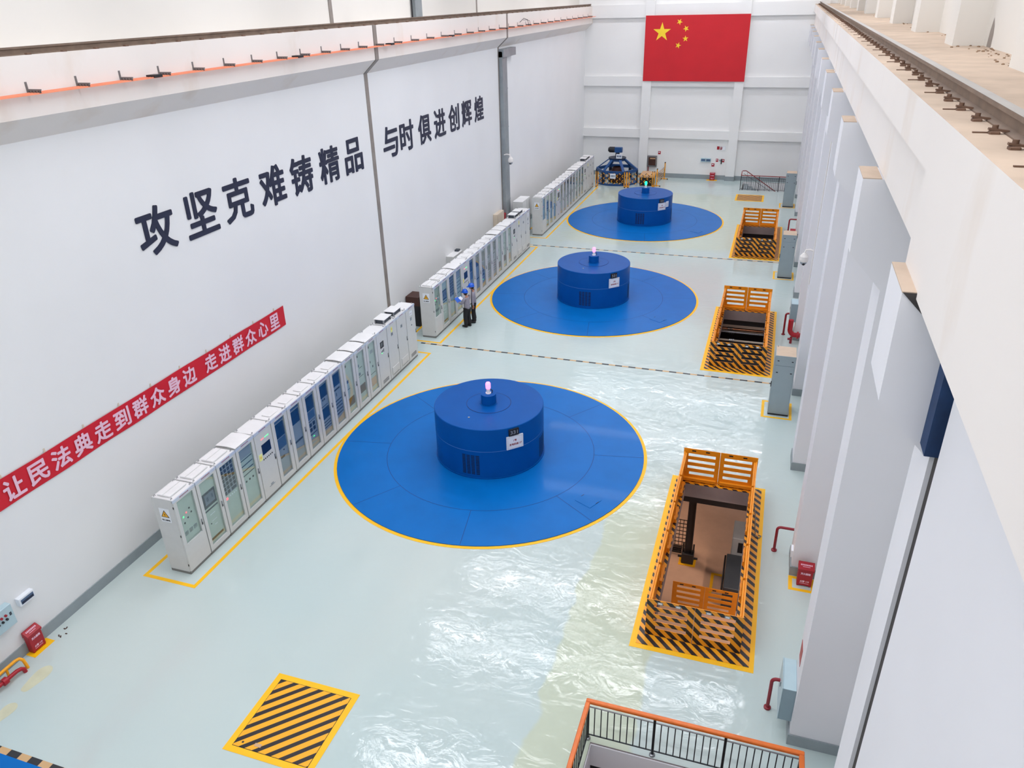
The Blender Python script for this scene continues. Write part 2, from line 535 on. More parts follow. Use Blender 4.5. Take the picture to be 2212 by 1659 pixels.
def slab(xs, ys, holes, z1, z0, m, medge):
    mb = MB()
    def hole(x, y):
        return any(a < x < b and c < y < d for a, b, c, d in holes)
    for i in range(len(xs) - 1):
        for j in range(len(ys) - 1):
            x0, x1, y0, y1 = xs[i], xs[i + 1], ys[j], ys[j + 1]
            if hole((x0 + x1) / 2, (y0 + y1) / 2): continue
            mb.poly([(x0, y0, z1), (x1, y0, z1), (x1, y1, z1), (x0, y1, z1)], m)
            mb.poly([(x0, y0, z0), (x0, y1, z0), (x1, y1, z0), (x1, y0, z0)], medge)
    for a, b, c, d in holes:
        mb.poly([(a, c, z1), (a, d, z1), (a, d, z0), (a, c, z0)], medge)
        mb.poly([(b, c, z0), (b, d, z0), (b, d, z1), (b, c, z1)], medge)
        mb.poly([(a, c, z0), (b, c, z0), (b, c, z1), (a, c, z1)], medge)
        mb.poly([(a, d, z1), (b, d, z1), (b, d, z0), (a, d, z0)], medge)
    return mb

holes = [(PX0, PX1, a + .25, b - .12) for a, b in PITS]
STAIR = (-2.03, 1.68, 4.6, 9.95)
FSTAIR = (-2.15, 1.5, 58.05, 60.9)
holes += [STAIR, FSTAIR]
xs = sorted({XL - .5, XR, *[h[0] for h in holes], *[h[1] for h in holes]})
ys = sorted({YN, YF + .3, *[h[2] for h in holes], *[h[3] for h in holes]})
struct(slab(xs, ys, holes, 0.0, -0.45, 'floor', 'concrete'), 'floor')

mb = MB(); mb.box(XL - .5, XL, YN, YF + .3, 0.0, 10.5, 'wall'); struct(mb, 'wall_left')
# haunch that carries the left crane rail: vertical face, sloping underside
for a, b in ((YN, 26.66), (26.94, 41.36), (41.56, YF)):
    mb = MB()
    mb.prism([(XL - .5, a, 10.5), (XL, a, 10.5), (-14.06, a, 10.98), (-14.06, a, 12.1), (XL - .5, a, 12.1)], (0, b - a, 0), 'beam')
    struct(mb, 'beam_left')
mb = MB(); mb.box(XL - .7, XL - .5, YN, YF + .3, 12.1, ROOF_Z, 'wall_upper'); struct(mb, 'wall_left_upper')
mb = MB(); mb.box(XL - .7, XR + 1.2, YF, YF + .3, 0, ROOF_Z, 'wall_far')
struct(mb, 'wall_back')
mb = MB(); mb.box(XL - .7, XR + 1.2, YN - .3, YN, 0, ROOF_Z, 'wall_near'); struct(mb, 'wall_front')
mb = MB(); mb.box(XR, XR + .3, YN, YF + .3, 0, 11.5, 'wall'); struct(mb, 'wall_right')
mb = MB(); mb.box(3.12, 3.4, YN, YF + .3, 11.4, ROOF_Z, 'wall_upper'); struct(mb, 'wall_right_upper')
# far wall ribs
mb = MB()
for z0, z1 in ((11.3, 12.15), (6.66, 7.35), (2.97, 3.6)):
    for x0, x1 in ((XL, -10.13), (-9.48, -3.5), (-2.86, 2.2)):
        mb.box(x0, x1, YF - .22, YF, z0, z1, 'wall_far')
struct(mb, 'beam_back')
for x0, x1 in ((-10.13, -9.48), (-3.5, -2.86)):
    mb = MB(); mb.box(x0, x1, YF - .33, YF, 0, ROOF_Z, 'wall_far'); struct(mb, 'column')
# roof with transverse roof lights
mb = MB()
edges = [YN - .3]
for y in ROOF_LIGHTS: edges += [y - .55, y + .55]
edges.append(YF + .3)
for a, b in zip(edges[::2], edges[1::2]):
    mb.box(XL - .7, 3.4, a, b, ROOF_Z, ROOF_Z + .2, 'greenroof')
for y in ROOF_LIGHTS:
    mb.box(XL - .7, XL + .4, y - .55, y + .55, ROOF_Z, ROOF_Z + .2, 'greenroof')
    mb.box(2.6, 3.4, y - .55, y + .55, ROOF_Z, ROOF_Z + .2, 'greenroof')
struct(mb, 'ceiling')
for k, y in enumerate(ROOF_LIGHTS):
    mb = MB(); mb.poly([(XL + .4, y - .55, ROOF_Z + .1), (XL + .4, y + .55, ROOF_Z + .1), (2.6, y + .55, ROOF_Z + .1), (2.6, y - .55, ROOF_Z + .1)], 'sky')
    struct(mb, 'window_%d' % (k + 1))

# right columns with corbels
COLY = [(6.47, 7.08), (11.05, 11.85), (16.07, 16.87), (20.95, 21.75), (25.95, 26.4), (26.48, 26.93), (31.0, 31.8),
        (36.15, 36.95), (40.85, 41.3), (41.38, 41.83), (46.3, 47.1), (51.4, 52.2), (56.3, 57.1), (60.6, 61.2)]
for y0, y1 in COLY:
    mb = MB(); mb.box(XC, XR, y0, y1, 0.0, 10.67, 'column')
    c = struct(mb, 'column')
    ya = 6.6 if y0 < 7 else y0
    yb = 7.41 if y0 < 7 else y1
    mb = MB()
    mb.prism([(1.11, ya, 9.66), (XC, ya, 9.16), (XC, ya, 10.66), (1.11, ya, 10.66)], (0, yb - ya, 0), 'column')
    mb.box(1.11, 1.34, ya, yb, 10.66, 10.672, 'dust')
    struct(mb, 'corbel', c)
mb = MB(); mb.box(XC, XR, 1.5, 6.2, 0.0, 10.67, 'column'); struct(mb, 'column')
# joint between the twin columns nearest the viewer
mb = MB(); mb.box(1.62, 1.9, 6.2, 6.47, 0, 9.3, 'gap'); struct(mb, 'trim_1')
mb = MB(); mb.box(1.51, 1.9, 6.37, 6.6, 9.3, 10.6, 'blueboard'); mb.prism([(1.115, 6.598, 10.665), (1.42, 6.598, 10.36), (1.42, 6.598, 10.665)], (0, -.01, 0), 'gap'); struct(mb, 'trim_2')
for k, y in enumerate((26.4, 41.3)):
    mb = MB(); mb.box(XC + .06, XC + .3, y, y + .08, 0, 10.6, 'gap'); struct(mb, 'trim_%d' % (3 + k))
# crane beam on the right: flange, web, thick end block, dusty top
mb = MB()
mb.box(1.22, 3.12, YN, 7.4, 10.62, 11.95, 'beam', 'dust')
struct(mb, 'beam_right')
for a, b in ((7.4, 26.36), (26.44, 41.24), (41.32, YF)):
    mb = MB()
    mb.box(1.22, 3.12, a, b, 11.49, 11.95, 'beam', 'dust')
    mb.box(1.36, 2.6, a, b, 10.67, 11.49, 'beam')
    struct(mb, 'beam_right')
for y0, y1 in COLY[:1] + COLY[1:]:
    if y0 in (26.48, 41.38): continue
    a, b = (y0, y0 + .8) if y1 - y0 < .5 else (y0, y1)
    mb = MB(); mb.box(2.64, 3.12, a, b, 11.95, ROOF_Z, 'wall_upper'); struct(mb, 'column')
for k, y in enumerate((26.4, 41.28)):
    mb = MB(); mb.box(1.235, 3.1, y - .045, y + .045, 11.5, 11.93, 'gap'); mb.box(1.38, 2.5, y - .045, y + .045, 10.68, 11.5, 'gap'); struct(mb, 'trim_%d' % (11 + k))
# upper joint strips, left
for k, (y, wd) in enumerate(((25.72, .2), (39.84, .12))):
    mb = MB(); mb.box(XL - .5, XL - .47, y - wd / 2, y + wd / 2, 12.1, ROOF_Z, 'joint'); struct(mb, 'trim_%d' % (5 + k))
# expansion joints on the left wall, following the haunch
def joint(y0, y1, n):
    mb = MB()
    ym = (y0 + y1) / 2; hw = (y1 - y0) / 2
    mb.prism([(XL - .02, y0, 0), (XL + .02, y0, 0), (XL + .02, y0, 10.5), (-14.04, y0, 10.97), (-14.04, y0, 12.1), (-14.10, y0, 12.1), (-14.10, y0, 10.99), (XL - .02, y0, 10.53)], (0, y1 - y0, 0), 'joint')
    struct(mb, 'trim_%d' % n)
joint(26.68, 26.92, 7); joint(41.38, 41.54, 8)
# crack patch high on the right wall
mb = MB(); mb.poly([(3.118, 15.82, 11.93), (3.118, 15.50, 11.93), (3.118, 15.50, 12.15), (3.118, 15.56, 12.28), (3.118, 15.70, 12.40), (3.118, 15.79, 12.2)], 'joint'); struct(mb, 'trim_9')
# skirtings
mb = MB(); mb.box(XL, XL + .03, YN, YF, 0, .28, 'skirt'); struct(mb, 'baseboard_left')
mb = MB()
for x0, x1, d in ((XL, -10.13, .03), (-10.16, -9.45, .36), (-9.48, -3.5, .03), (-3.53, -2.83, .36), (-2.86, XR, .03)):
    mb.box(x0, x1, YF - d, YF, 0, .33, 'skirt')
struct(mb, 'baseboard_back')
mb = MB()
for y0, y1 in COLY:
    mb.box(XC - .03, XR, y0 - .03, y1 + .03, 0, .26, 'skirt')
struct(mb, 'baseboard_right')

# ---- floor markings
def marking(x0, x1, y0, y1, m='yellow', z=.004):
    mb = MB(); mb.box(x0, x1, y0, y1, -.01, z, m)
    return struct(mb, 'floor_marking')
for y0, y1 in ((11.32, 25.84), (26.82, 41.08), (42.8, 56.86)):
    mb = MB()
    mb.box(-12.46, -12.36, y0, y1, -.01, .004, 'yellow'); mb.box(-13.85, -12.46, y0, y0 + .1, -.01, .004, 'yellow')
    mb.box(-13.85, -12.46, y1 - .1, y1, -.01, .004, 'yellow'); mb.box(-13.95, -13.85, y0, y1, -.01, .004, 'yellow')
    struct(mb, 'floor_marking')
for y in (26.68, 41.33):
    mb = MB(); mb.box(-13.2, 0.95, y - .045, y + .045, -.01, .005, 'bw'); struct(mb, 'floor_marking')
mb = MB(); mb.box(-14.4, -9.6, 6.30, 6.43, -.01, .006, 'bw'); struct(mb, 'floor_marking')
mb = MB(); mb.box(-14.4, -9.6, 2.0, 6.30, -.01, .005, 'blue'); struct(mb, 'floor_marking')
# markings round the tall cabinets and extinguisher boxes
def frame_mark(x0, x1, y0, y1, wd=.09, inner=None):
    mb = MB()
    mb.box(x0, x1, y0, y0 + wd, -.01, .004, 'yellow'); mb.box(x0, x1, y1 - wd, y1, -.01, .004, 'yellow')
    mb.box(x0, x0 + wd, y0 + wd, y1 - wd, -.01, .004, 'yellow'); mb.box(x1 - wd, x1, y0 + wd, y1 - wd, -.01, .004, 'yellow')
    struct(mb, 'floor_marking')
for y in (24.28, 38.85, 53.6):
    frame_mark(.57, 1.56, y - .24, y + 1.0)
frame_mark(1.54, 2.15, 15.5, 16.02)
mb = MB(); mb.box(-14.57, -14.3, 8.39, 8.93, -.01, .004, 'yellow'); struct(mb, 'floor_marking')
mb = MB(); mb.box(-4.85, -4.08, 60.7, 61.1, -.01, .004, 'yellow'); struct(mb, 'floor_marking')
# two worn patches where the coat has yellowed
M['patch'] = mat('yellowed_patch', (206, 206, 178), 0.3, var=0.06)
for (x, y, a, b, r) in ((-13.77, 7.95, .16, .42, .1), (-13.65, 7.05, .14, .3, .1)):
    mb = MB(); mb.poly([(x + a * math.cos(t) * (1 + .15 * math.sin(3 * t)), y + b * math.sin(t) * (1 + .12 * math.cos(2 * t)), .002) for t in [2 * PI * k / 28 for k in range(28)]], 'patch'); struct(mb, 'floor_marking')

# ---- lower level seen through the pits and stairs
mb = MB(); mb.box(-16, 5, -2, 63, -4.7, -4.5, 'low_floor'); struct(mb, 'floor_lower')
mb = MB()
for x0, x1, y0, y1 in ((-16, -15.9, -2, 63), (4.9, 5, -2, 63), (-16, 5, -2.1, -2), (-16, 5, 63, 63.1)):
    mb.box(x0, x1, y0, y1, -4.5, -.45, 'concrete')
struct(mb, 'wall_lower')
for a, b in PITS:
    mb = MB(); mb.box(-3, 2.5, b + .05, b + .45, -.75, -.45, 'darksteel'); struct(mb, 'beam_lower')
# stairwell near: plastered sides, dark nosing, brown landing
mb = MB()
x0, x1, y0, y1 = STAIR
mb.box(x0 + .005, x1 - .005, y1 - .03, y1 - .005, -.62, -.03, 'column'); mb.box(x0 + .003, x0 + .02, y0, y1 - .03, -1.9, -.03, 'column')
mb.box(x1 - .02, x1 - .003, y0, y1 - .03, -1.9, -.03, 'column')
struct(mb, 'wall_stairwell')
mb = MB(); mb.box(x0, x1, y1 - .02, y1 + .05, -.72, -.62, 'black'); struct(mb, 'trim_10')
mb = MB()
M['brownlanding'] = mat('brown_landing', (128, 84, 60), 0.6)
for k in range(9):
    mb.box(x0, x1, y1 - .3 * (k + 1) + .25, y1 - .3 * k + .25, -2.2 + .16 * k - .16, -2.2 + .16 * k, 'brownlanding')
struct(mb, 'floor_stairs')
mb = MB(); x0, x1, y0, y1 = FSTAIR
mb.box(x0 + .005, x1 - .005, y1 - .02, y1 - .005, -2, -.02, 'wall'); mb.box(x0 + .003, x0 + .02, y0, y1 - .02, -2, -.02, 'wall'); mb.box(x1 - .02, x1 - .003, y0, y1 - .02, -2, -.02, 'wall')
for k in range(10):
    mb.box(x0 + .3 * k + .1, x0 + .3 * k + .4, y0 + .02, y1 - .03, -1.8, -.16 * (k + 1), 'skirt')
struct(mb, 'floor_far_stairs')
for a, b in PITS[:1]:  # lamps added to brighten the lower floor seen through the nearest pit
    for (x, y) in ((-4.0, 22.5), (2.3, 18.0)):
        mb = MB(); mb.box(x - .1, x + .1, y - .6, y + .6, -.62, -.5, 'lamphouse')
        o = mb.build('pit_fill_lamp'); tag(o, 'added fill lamp under the hall floor slab near the nearest pit at x %d' % round(x), 'lamp')
        o['label'] = 'added fill lamp under the floor slab left of the nearest pit' if x < -1 else 'added fill lamp under the floor slab right of the nearest pit'
        mb = MB(); mb.box(x - .08, x + .08, y - .555, y + .555, -.64, -.62, 'lowfill'); mb.build('fill_lamp_tube', o)


# ================================================================= THINGS
# ---- generators: blue deck (floor cover) and drum housing
def arc_panel(mb, c, r, a0, a1, z0, z1, m, n=10, off=0.004):
    vs = []; fs = []
    for k in range(n + 1):
        a = a0 + (a1 - a0) * k / n
        vs += [(c[0] + (r + off) * math.cos(a), c[1] + (r + off) * math.sin(a), z0), (c[0] + (r + off) * math.cos(a), c[1] + (r + off) * math.sin(a), z1)]
    for k in range(n):
        fs.append((2 * k, 2 * k + 2, 2 * k + 3, 2 * k + 1))
    mb.add(vs, fs, m)

def make_deck(label, loc, hatch_deg):
    t = thing('generator_deck', label, 'floor cover', loc, group='blue generator decks')
    mb = MB()
    mb.lathe([(RD - .1, 0), (RD - .1, .03)], (0, 0, 0), 'blue', 96, False)
    mb.disc((0, 0, .03), RD - .1, 'blue', 96)
    mb.build('deck_plate', t)
    mb = MB(); mb.lathe([(RD, 0), (RD, .008)], (0, 0, 0), 'yellow', 96, False); mb.disc((0, 0, .008), RD, 'yellow', 96, RD - .11)
    mb.build('edge_line', t)
    mb = MB(); mb.disc((0, 0, .032), 3.285, 'seam', 96, 3.272)
    for k in range(8):
        a = math.radians(10 + 45 * k)
        d = Vector((math.cos(a), math.sin(a), 0)); n = Vector((-d.y, d.x, 0)) * .006
        p, q = d * 3.28, d * (RD - .12)
        mb.poly([p - n + Vector((0, 0, .032)), q - n + Vector((0, 0, .032)), q + n + Vector((0, 0, .032)), p + n + Vector((0, 0, .032))], 'seam')
    mb.build('seam', t)
    a = math.radians(hatch_deg)
    c = Vector((4.05 * math.cos(a), 4.05 * math.sin(a), .035)); u = Vector((math.cos(a), math.sin(a), 0)); v = Vector((-u.y, u.x, 0))
    mb = MB(); mb.obox(c, u * .28, v * .25, Vector((0, 0, .004)), 'blue')
    mb.build('access_plate', t)
    for s in (-1, 1):
        mb = MB(); mb.obox(c + u * .27 * s + v * .08 + Vector((0, 0, .005)), u * .008, v * .06, Vector((0, 0, .003)), 'black')
        mb.build('lift_slot', t)
    return t

def make_drum(label, loc, num, lampmat, lampname):
    t = thing('generator_housing', label, 'generator', loc, group='blue generator housings')
    r, h = 1.69, 1.71
    mb = MB()
    mb.lathe([(r + .03, .032), (r + .03, .07), (r, .07)], (0, 0, 0), 'blue_drum', 72)
    mb.lathe([(r, .032), (r, h - .015)], (0, 0, 0), 'blue_drum', 72)
    mb.lathe([(r, h - .015), (r - .015, h)], (0, 0, 0), 'blue_drum', 72)
    mb.disc((0, 0, h), r - .015, 'blue_drum', 72)
    mb.build('shell', t)
    mb = MB(); mb.lathe([(r + .003, .96), (r + .006, .965), (r + .003, .975)], (0, 0, 0), 'blue_line', 72); mb.build('seam_band', t)
    mb = MB(); mb.lathe([(.69, h), (.69, h + .008), (.675, h + .008)], (0, 0, 0), 'seam', 60); mb.disc((0, 0, h + .006), .675, 'blue_drum', 60); mb.build('cover_plate', t)
    mb = MB()
    mb.lathe([(.27, h), (.27, h + .02), (.24, h + .02)], (0, 0, 0), 'blue_drum', 40)
    mb.lathe([(.235, h), (.235, h + .33)], (0, 0, 0), 'blue_drum', 40); mb.disc((0, 0, h + .33), .235, 'blue_drum', 40)
    mb.build('slip_ring_cap', t)
    bl = MB(); bl.lathe([(.085, h + .33), (.085, h + .36), (.062, h + .36), (.058, h + .50)], (0, 0, 0), 'white', 24); bl.disc((0, 0, h + .5), .058, 'white', 24)
    b = bl.build('beacon_base', t)
    bl = MB(); bl.lathe([(.07, h + .5), (.078, h + .54), (.078, h + .66), (.06, h + .70), (0.001, h + .715)], (0, 0, 0), lampmat, 24); dm = bl.build('beacon_dome', b); dm['label'] = lampname + ' beacon dome'
    bl = MB(); bl.tube([(.1, .04, h + .33), (.12, .05, h + .42), (.06, .02, h + .47)], .012, 'black', 8); bl.build('beacon_cable', b)
    # louvred vents
    for deg in (-90, 2, 94, 186):
        mb = MB()
        for cidx in range(4):
            for q in range(13):
                a0 = math.radians(deg + (cidx - 2) * 4.9 + .5); a1 = a0 + math.radians(3.7)
                z0 = .17 + q * .052
                arc_panel(mb, (0, 0), r, a0, a1, z0, z0 + .026, 'vent', 2)
        mb.build('vent', t)
    # indicator window and name plate
    a = math.radians(-45)
    u = Vector((-math.sin(a), math.cos(a), 0)); nrm = Vector((math.cos(a), math.sin(a), 0)); v = Vector((0, 0, 1))
    def P(x, z, d=0): return nrm * (r + .03 + d) + u * x + v * z
    mb = MB(); mb.obox(P(0, 1.545, -.02), nrm * .03, u * .16, v * .105, 'black')
    mb.text('331', P(.0, 1.545, .012), u, v, .12, 'greyp', wd=.24)
    mb.build('indicator_panel', t)
    mb = MB(); mb.obox(P(.03, 1.20, -.02), nrm * .02, u * .27, v * .215, 'white')
    for (x0, x1, z0, z1) in ((-.21, .27, 1.385, 1.39), (-.21, .27, 1.01, 1.015), (-.21, -.205, 1.01, 1.39), (.265, .27, 1.01, 1.39)):
        mb.obox(P((x0 + x1) / 2, (z0 + z1) / 2, .001), nrm * .001, u * (x1 - x0) / 2, v * (z1 - z0) / 2, 'greyp')
    mb.text('%d号' % num, P(.03, 1.265, .003), u, v, .075, 'redtext', bold=.03)
    mb.text('发电机组', P(-.01, 1.14, .003), u, v, .075, 'redtext', bold=.03)
    mb.text('1F', P(.21, 1.14, .003), u, v, .065, 'redtext', bold=.02)
    mb.build('name_plate', t)
    # small sensor button on the lid
    mb = MB(); mb.lathe([(.03, h), (.03, h + .02), (.001, h + .022)], (-.25, -1.05, 0), 'greyp', 12); mb.build('sensor', t)
    return t

make_deck('large blue round floor deck around the nearest blue generator', (CX, CY[0], 0), -27)
make_deck('blue round floor deck around the middle blue generator', (CX, CY[1], 0), -32)
make_deck('blue round floor deck around the farthest blue generator', (CX, CY[2], 0), -30)
make_drum('nearest and largest-looking blue drum generator, plate marked 1号, pink beacon lit', (CX, CY[0], 0), 1, 'pinklamp', 'pink')
make_drum('middle blue drum generator, plate marked 2号, pink beacon lit', (CX, CY[1], 0), 2, 'pinklamp', 'pink')
d3 = make_drum('farthest blue drum generator, plate marked 3号, green beacon lit', (CX, CY[2], 0), 3, 'greenlamp', 'green')
a = math.radians(-29); nrm = Vector((math.cos(a), math.sin(a), 0)); u = Vector((-nrm.y, nrm.x, 0))
mb = MB(); mb.obox(nrm * 1.71 + Vector((0, 0, 1.28)), nrm * .012, u * .12, Vector((0, 0, .17)), 'paper')
for q in range(5): mb.obox(nrm * 1.723 + Vector((0, 0, 1.36 - q * .04)), nrm * .001, u * .08, Vector((0, 0, .006)), 'greyp')
mb.build('notice_sheet', d3)

# ---- control cabinets
CW, CD, CH = .788, .637, 2.26
def rects(mb, lst, x):
    for (y, z, wy, hz, m) in lst:
        mb.box(x, x + .008, y - wy / 2, y + wy / 2, z - hz / 2, z + hz / 2, m)

def dots(y0, z, n, step, size, m):
    return [(y0 + k * step, z, size, size, m) for k in range(n)]

def cab_proto(kind, label, loc, group):
    t = thing('control_cabinet', label, 'control cabinet', loc, group=group)
    hw = CW / 2
    solid = kind in ('touch', 'hmi', 'meter_vent', 'fan_vent', 'plain')
    glassz = (.88, 2.15) if kind == 'short' else (.24, 2.13)
    gw = .575 if kind in ('short', 'display', 'meters', 'knobs') else .5
    # carcass (open fronted behind the glass)
    mb = MB()
    mb.box(-CD, -CD + .02, -hw, hw, .08, CH, 'cab'); mb.box(-CD + .02, -.05, -hw, -hw + .02, .08, CH, 'cab'); mb.box(-CD + .02, -.05, hw - .02, hw, .08, CH, 'cab')
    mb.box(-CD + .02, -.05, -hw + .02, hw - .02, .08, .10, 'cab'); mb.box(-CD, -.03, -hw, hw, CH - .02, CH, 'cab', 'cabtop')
    mb.build('carcass', t)
    mb = MB(); mb.box(-CD + .01, -.03, -hw + .005, hw - .005, 0, .08, 'cabplinth'); mb.build('plinth', t)
    mb = MB(); mb.box(-.03, .004, -hw, hw, CH - .075, CH + .004, 'strip')
    for k in range(9): mb.box(.004, .006, -.16 + k * .036, -.14 + k * .036, CH - .05, CH - .022, 'redtext')
    mb.build('name_strip', t)
    # door
    d0, d1 = .10, CH - .08
    mb = MB()
    if solid:
        mb.bbox(-.05, 0, -hw + .006, hw - .006, d0, d1, 'cab', .008)
    else:
        g0, g1 = glassz; a = gw / 2
        mb.box(-.05, 0, -hw + .006, -a, d0, d1, 'cab'); mb.box(-.05, 0, a, hw - .006, d0, d1, 'cab')
        mb.box(-.05, 0, -a, a, d0, g0, 'cab'); mb.box(-.05, 0, -a, a, g1, d1, 'cab')
    door = mb.build('door', t)
    mb = MB(); mb.box(0, .018, hw - .075, hw - .045, 1.05, 1.22, 'steel'); mb.box(.018, .026, hw - .07, hw - .05, 1.07, 1.12, 'black'); mb.build('handle', door)
    L = []
    if not solid:
        mb = MB(); mb.box(-.028, -.022, -gw / 2, gw / 2, glassz[0], glassz[1], 'glass'); mb.build('window_pane', door)
        bk = 'pale'
        if kind == 'short':
            L = [(-.14, 1.6, .035, .035, 'ledg'), (-.02, 1.66, .035, .035, 'ledr'), (.1, 1.72, .04, .04, 'black'), (.14, 1.58, .04, .04, 'black'), (.0, 1.5, .04, .04, 'black'), (-.14, 1.42, .04, .04, 'black')]
            L += [(-.16 + .16 * k, 1.13, .11, .11, 'greyp') for k in range(3)] + [(-.16 + .16 * k, 1.13, .085, .085, 'pale') for k in range(3)]
        elif kind == 'display':
            L = [(0, 1.52, .5, .44, 'dkpanel'), (.02, 1.53, .36, .30, 'lcd'), (-.06, 1.53, .07, .12, 'screen2'), (.12, 1.55, .06, .12, 'screen2'), (0, 1.22, .5, .04, 'dkpanel')]
            L += [(.0, 1.05, .2, .012, 'white'), (.02, .85, .2, .012, 'white'), (-.12, .8, .03, .03, 'black'), (.04, .7, .1, .012, 'white'), (0, .36, .46, .06, 'dkpanel')]
        elif kind == 'meters':
            L = [(0, 1.64, .54, .92, 'greyp')]
            for q in range(7):
                for k in range(4):
                    if q == 6 and k > 1: continue
                    L.append((-.20 + .135 * k, 2.02 - q * .128, .1, .1, 'black'))
            L += [(.14, 1.25, .2, .09, 'dkpanel'), (-.19, 1.08, .06, .06, 'ledr')] + dots(-.05, 1.1, 4, .08, .03, 'white')
        elif kind == 'knobs':
            L = [(0, 1.95, .5, .3, 'greyp'), (0, 1.75, .5, .02, 'dkpanel'), (0, 1.58, .5, .02, 'dkpanel'), (0, 1.42, .5, .02, 'dkpanel'), (0, 1.28, .5, .02, 'dkpanel')]
            L += dots(-.15, 1.08, 3, .15, .05, 'black')
        elif kind == 'rack':
            bk = 'greyp'
            L = [(0, 2.05, .46, .08, 'screen2'), (0, 1.74, .44, .46, 'screen'), (0, 1.31, .42, .34, 'screen2'), (.05, 1.05, .05, .03, 'black'), (-.05, .85, .18, .06, 'dkpanel')]
        elif kind == 'server':
            bk = 'greyp'
            L = [(0, 2.05, .46, .08, 'screen2'), (0, 1.74, .44, .44, 'screen'), (0, .92, .46, .06, 'dkpanel')]
        elif kind == 'relay':
            bk = 'greyp'
            L = [(0, 1.78, .44, .46, 'screen'), (0, 1.38, .40, .26, 'screen2')] + dots(-.15, 1.18, 5, .075, .03, 'black')
            for q in (1.05, .88): L += dots(-.09, q, 2, .18, .12, 'black')
            L += [(0, .72, .4, .03, 'dkpanel'), (0, .62, .08, .012, 'ledg')]
        elif kind == 'dual':
            bk = 'greyp'
            L = [(0, 1.80, .44, .42, 'screen')] + dots(-.06, 1.5, 2, .1, .06, 'black') + dots(-.15, 1.28, 5, .075, .035, 'black') + [(0, 1.02, .44, .38, 'screen'), (0, .72, .44, .03, 'dkpanel'), (0, .62, .44, .03, 'dkpanel'), (0, .52, .44, .03, 'dkpanel')]
        elif kind == 'modules':
            bk = 'greyp'
            L = [(0, 1.82, .42, .42, 'screen'), (0, 1.48, .34, .05, 'black'), (-.05, 1.3, .03, .12, 'dkpanel')] + [(0, 1.08 - .12 * q, .42, .04, 'dkpanel') for q in range(5)]
        elif kind in ('excite', 'excite2', 'excite3'):
            L = [(-.15, 1.98, .12, .08, 'black')]
            if kind == 'excite': L += [(-.1, 1.4, .12, .1, 'screen2'), (-.08, 1.12, .18, .012, 'dkpanel'), (0, .62, .42, .3, 'brown')]
            if kind == 'excite2': L += [(-.1, 1.62, .05, .1, 'screen2'), (.02, 1.52, .2, .015, 'dkpanel'), (-.08, 1.3, .1, .1, 'screen2'), (0, 1.2, .3, .015, 'dkpanel'), (0, .72, .42, .3, 'brown')]
            if kind == 'excite3': L += [(.06, 1.75, .16, .12, 'greyp'), (-.1, 1.4, .03, .08, 'black'), (.05, 1.18, .06, .08, 'dkpanel'), (0, .92, .4, .015, 'dkpanel'), (0, .6, .42, .32, 'kraft')]
        mb = MB(); mb.box(-.08, -.06, -hw + .02, hw - .02, .12, CH - .06, bk)
        rects(mb, L, -.06)
        mb.build('instrument_panel', t)
    else:
        if kind == 'touch':
            L = [(0.04, 1.62, .4, .32, 'screen'), (-.27, 1.45, .14, .2, 'warn2'), (-.27, 1.45, .07, .07, 'warn')] + dots(-.12, 1.95, 3, .05, .022, 'ledr') + dots(.06, 1.95, 4, .05, .022, 'ledg') + dots(-.16, 1.32, 6, .08, .035, 'black')
            L += [(.0, .38, .26, .012, 'greyp'), (.0, .42, .12, .05, 'greyp')]
        elif kind == 'hmi':
            L = [(-.05, 1.72, .26, .24, 'black'), (-.05, 1.72, .16, .15, 'greyp')] + [(-.1, 1.45, .05, .04, 'dkpanel'), (-.03, 1.47, .05, .04, 'dkpanel'), (.04, 1.5, .05, .04, 'dkpanel'), (-.1, 1.4, .05, .02, 'ledg'), (.04, 1.43, .05, .03, 'dkpanel')]
            L += [(0, .22, .44, .015, 'dkpanel'), (0, .27, .44, .015, 'dkpanel'), (0, .32, .44, .015, 'dkpanel')]
        elif kind in ('meter_vent', 'fan_vent'):
            L = [(-.03, 1.80, .14, .12, 'greyp'), (-.03, 1.80, .09, .07, 'dkpanel')]
            if kind == 'meter_vent': L += [(-.03, 1.98, .13, .2, 'warn2'), (-.03, 2.0, .07, .07, 'warn')]
        elif kind == 'plain':
            L = [(.02, 2.0, .22, .18, 'white'), (.02, 1.98, .16, .02, 'redtext'), (.0, 1.76, .12, .12, 'greyp'), (.02, 1.5, .06, .03, 'screen')]
            L += [(0, .22, .44, .015, 'dkpanel'), (0, .27, .44, .015, 'dkpanel'), (0, .32, .44, .015, 'dkpanel')]
        mb = MB(); rects(mb, L, 0); mb.build('control_panel', door)
        if kind in ('meter_vent', 'fan_vent'):
            mb = MB(); mb.bbox(0, .03, -.27, .27, .2, .52, 'cab', .012)
            mb.box(.03, .034, -.24, .24, .22, .235, 'dkpanel'); mb.build('vent_cover', door)
    # roof fittings
    if kind in ('short', 'meters', 'display'):
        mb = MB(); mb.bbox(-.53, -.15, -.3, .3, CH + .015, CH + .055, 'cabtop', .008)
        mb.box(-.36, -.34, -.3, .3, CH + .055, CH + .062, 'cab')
        mb.build('roof_vent', t)
    elif kind in ('knobs', 'excite', 'excite2', 'excite3'):
        mb = MB()
        pts = [(-CD - .0 + (CD + .0) * k / 8, 0, CH + .03 + .028 * math.sin(PI * k / 8)) for k in range(9)]
        vs = [(p[0], -hw + .01, p[2]) for p in pts] + [(p[0], hw - .06, p[2]) for p in pts]
        n = 9
        mb.add(vs, [(k, k + 1, n + k + 1, n + k) for k in range(8)], 'cabtop', True)
        lo = [(x, y, z - .018) for x, y, z in vs]
        mb.add(lo, [(n + k, n + k + 1, k + 1, k) for k in range(8)], 'cab', True)
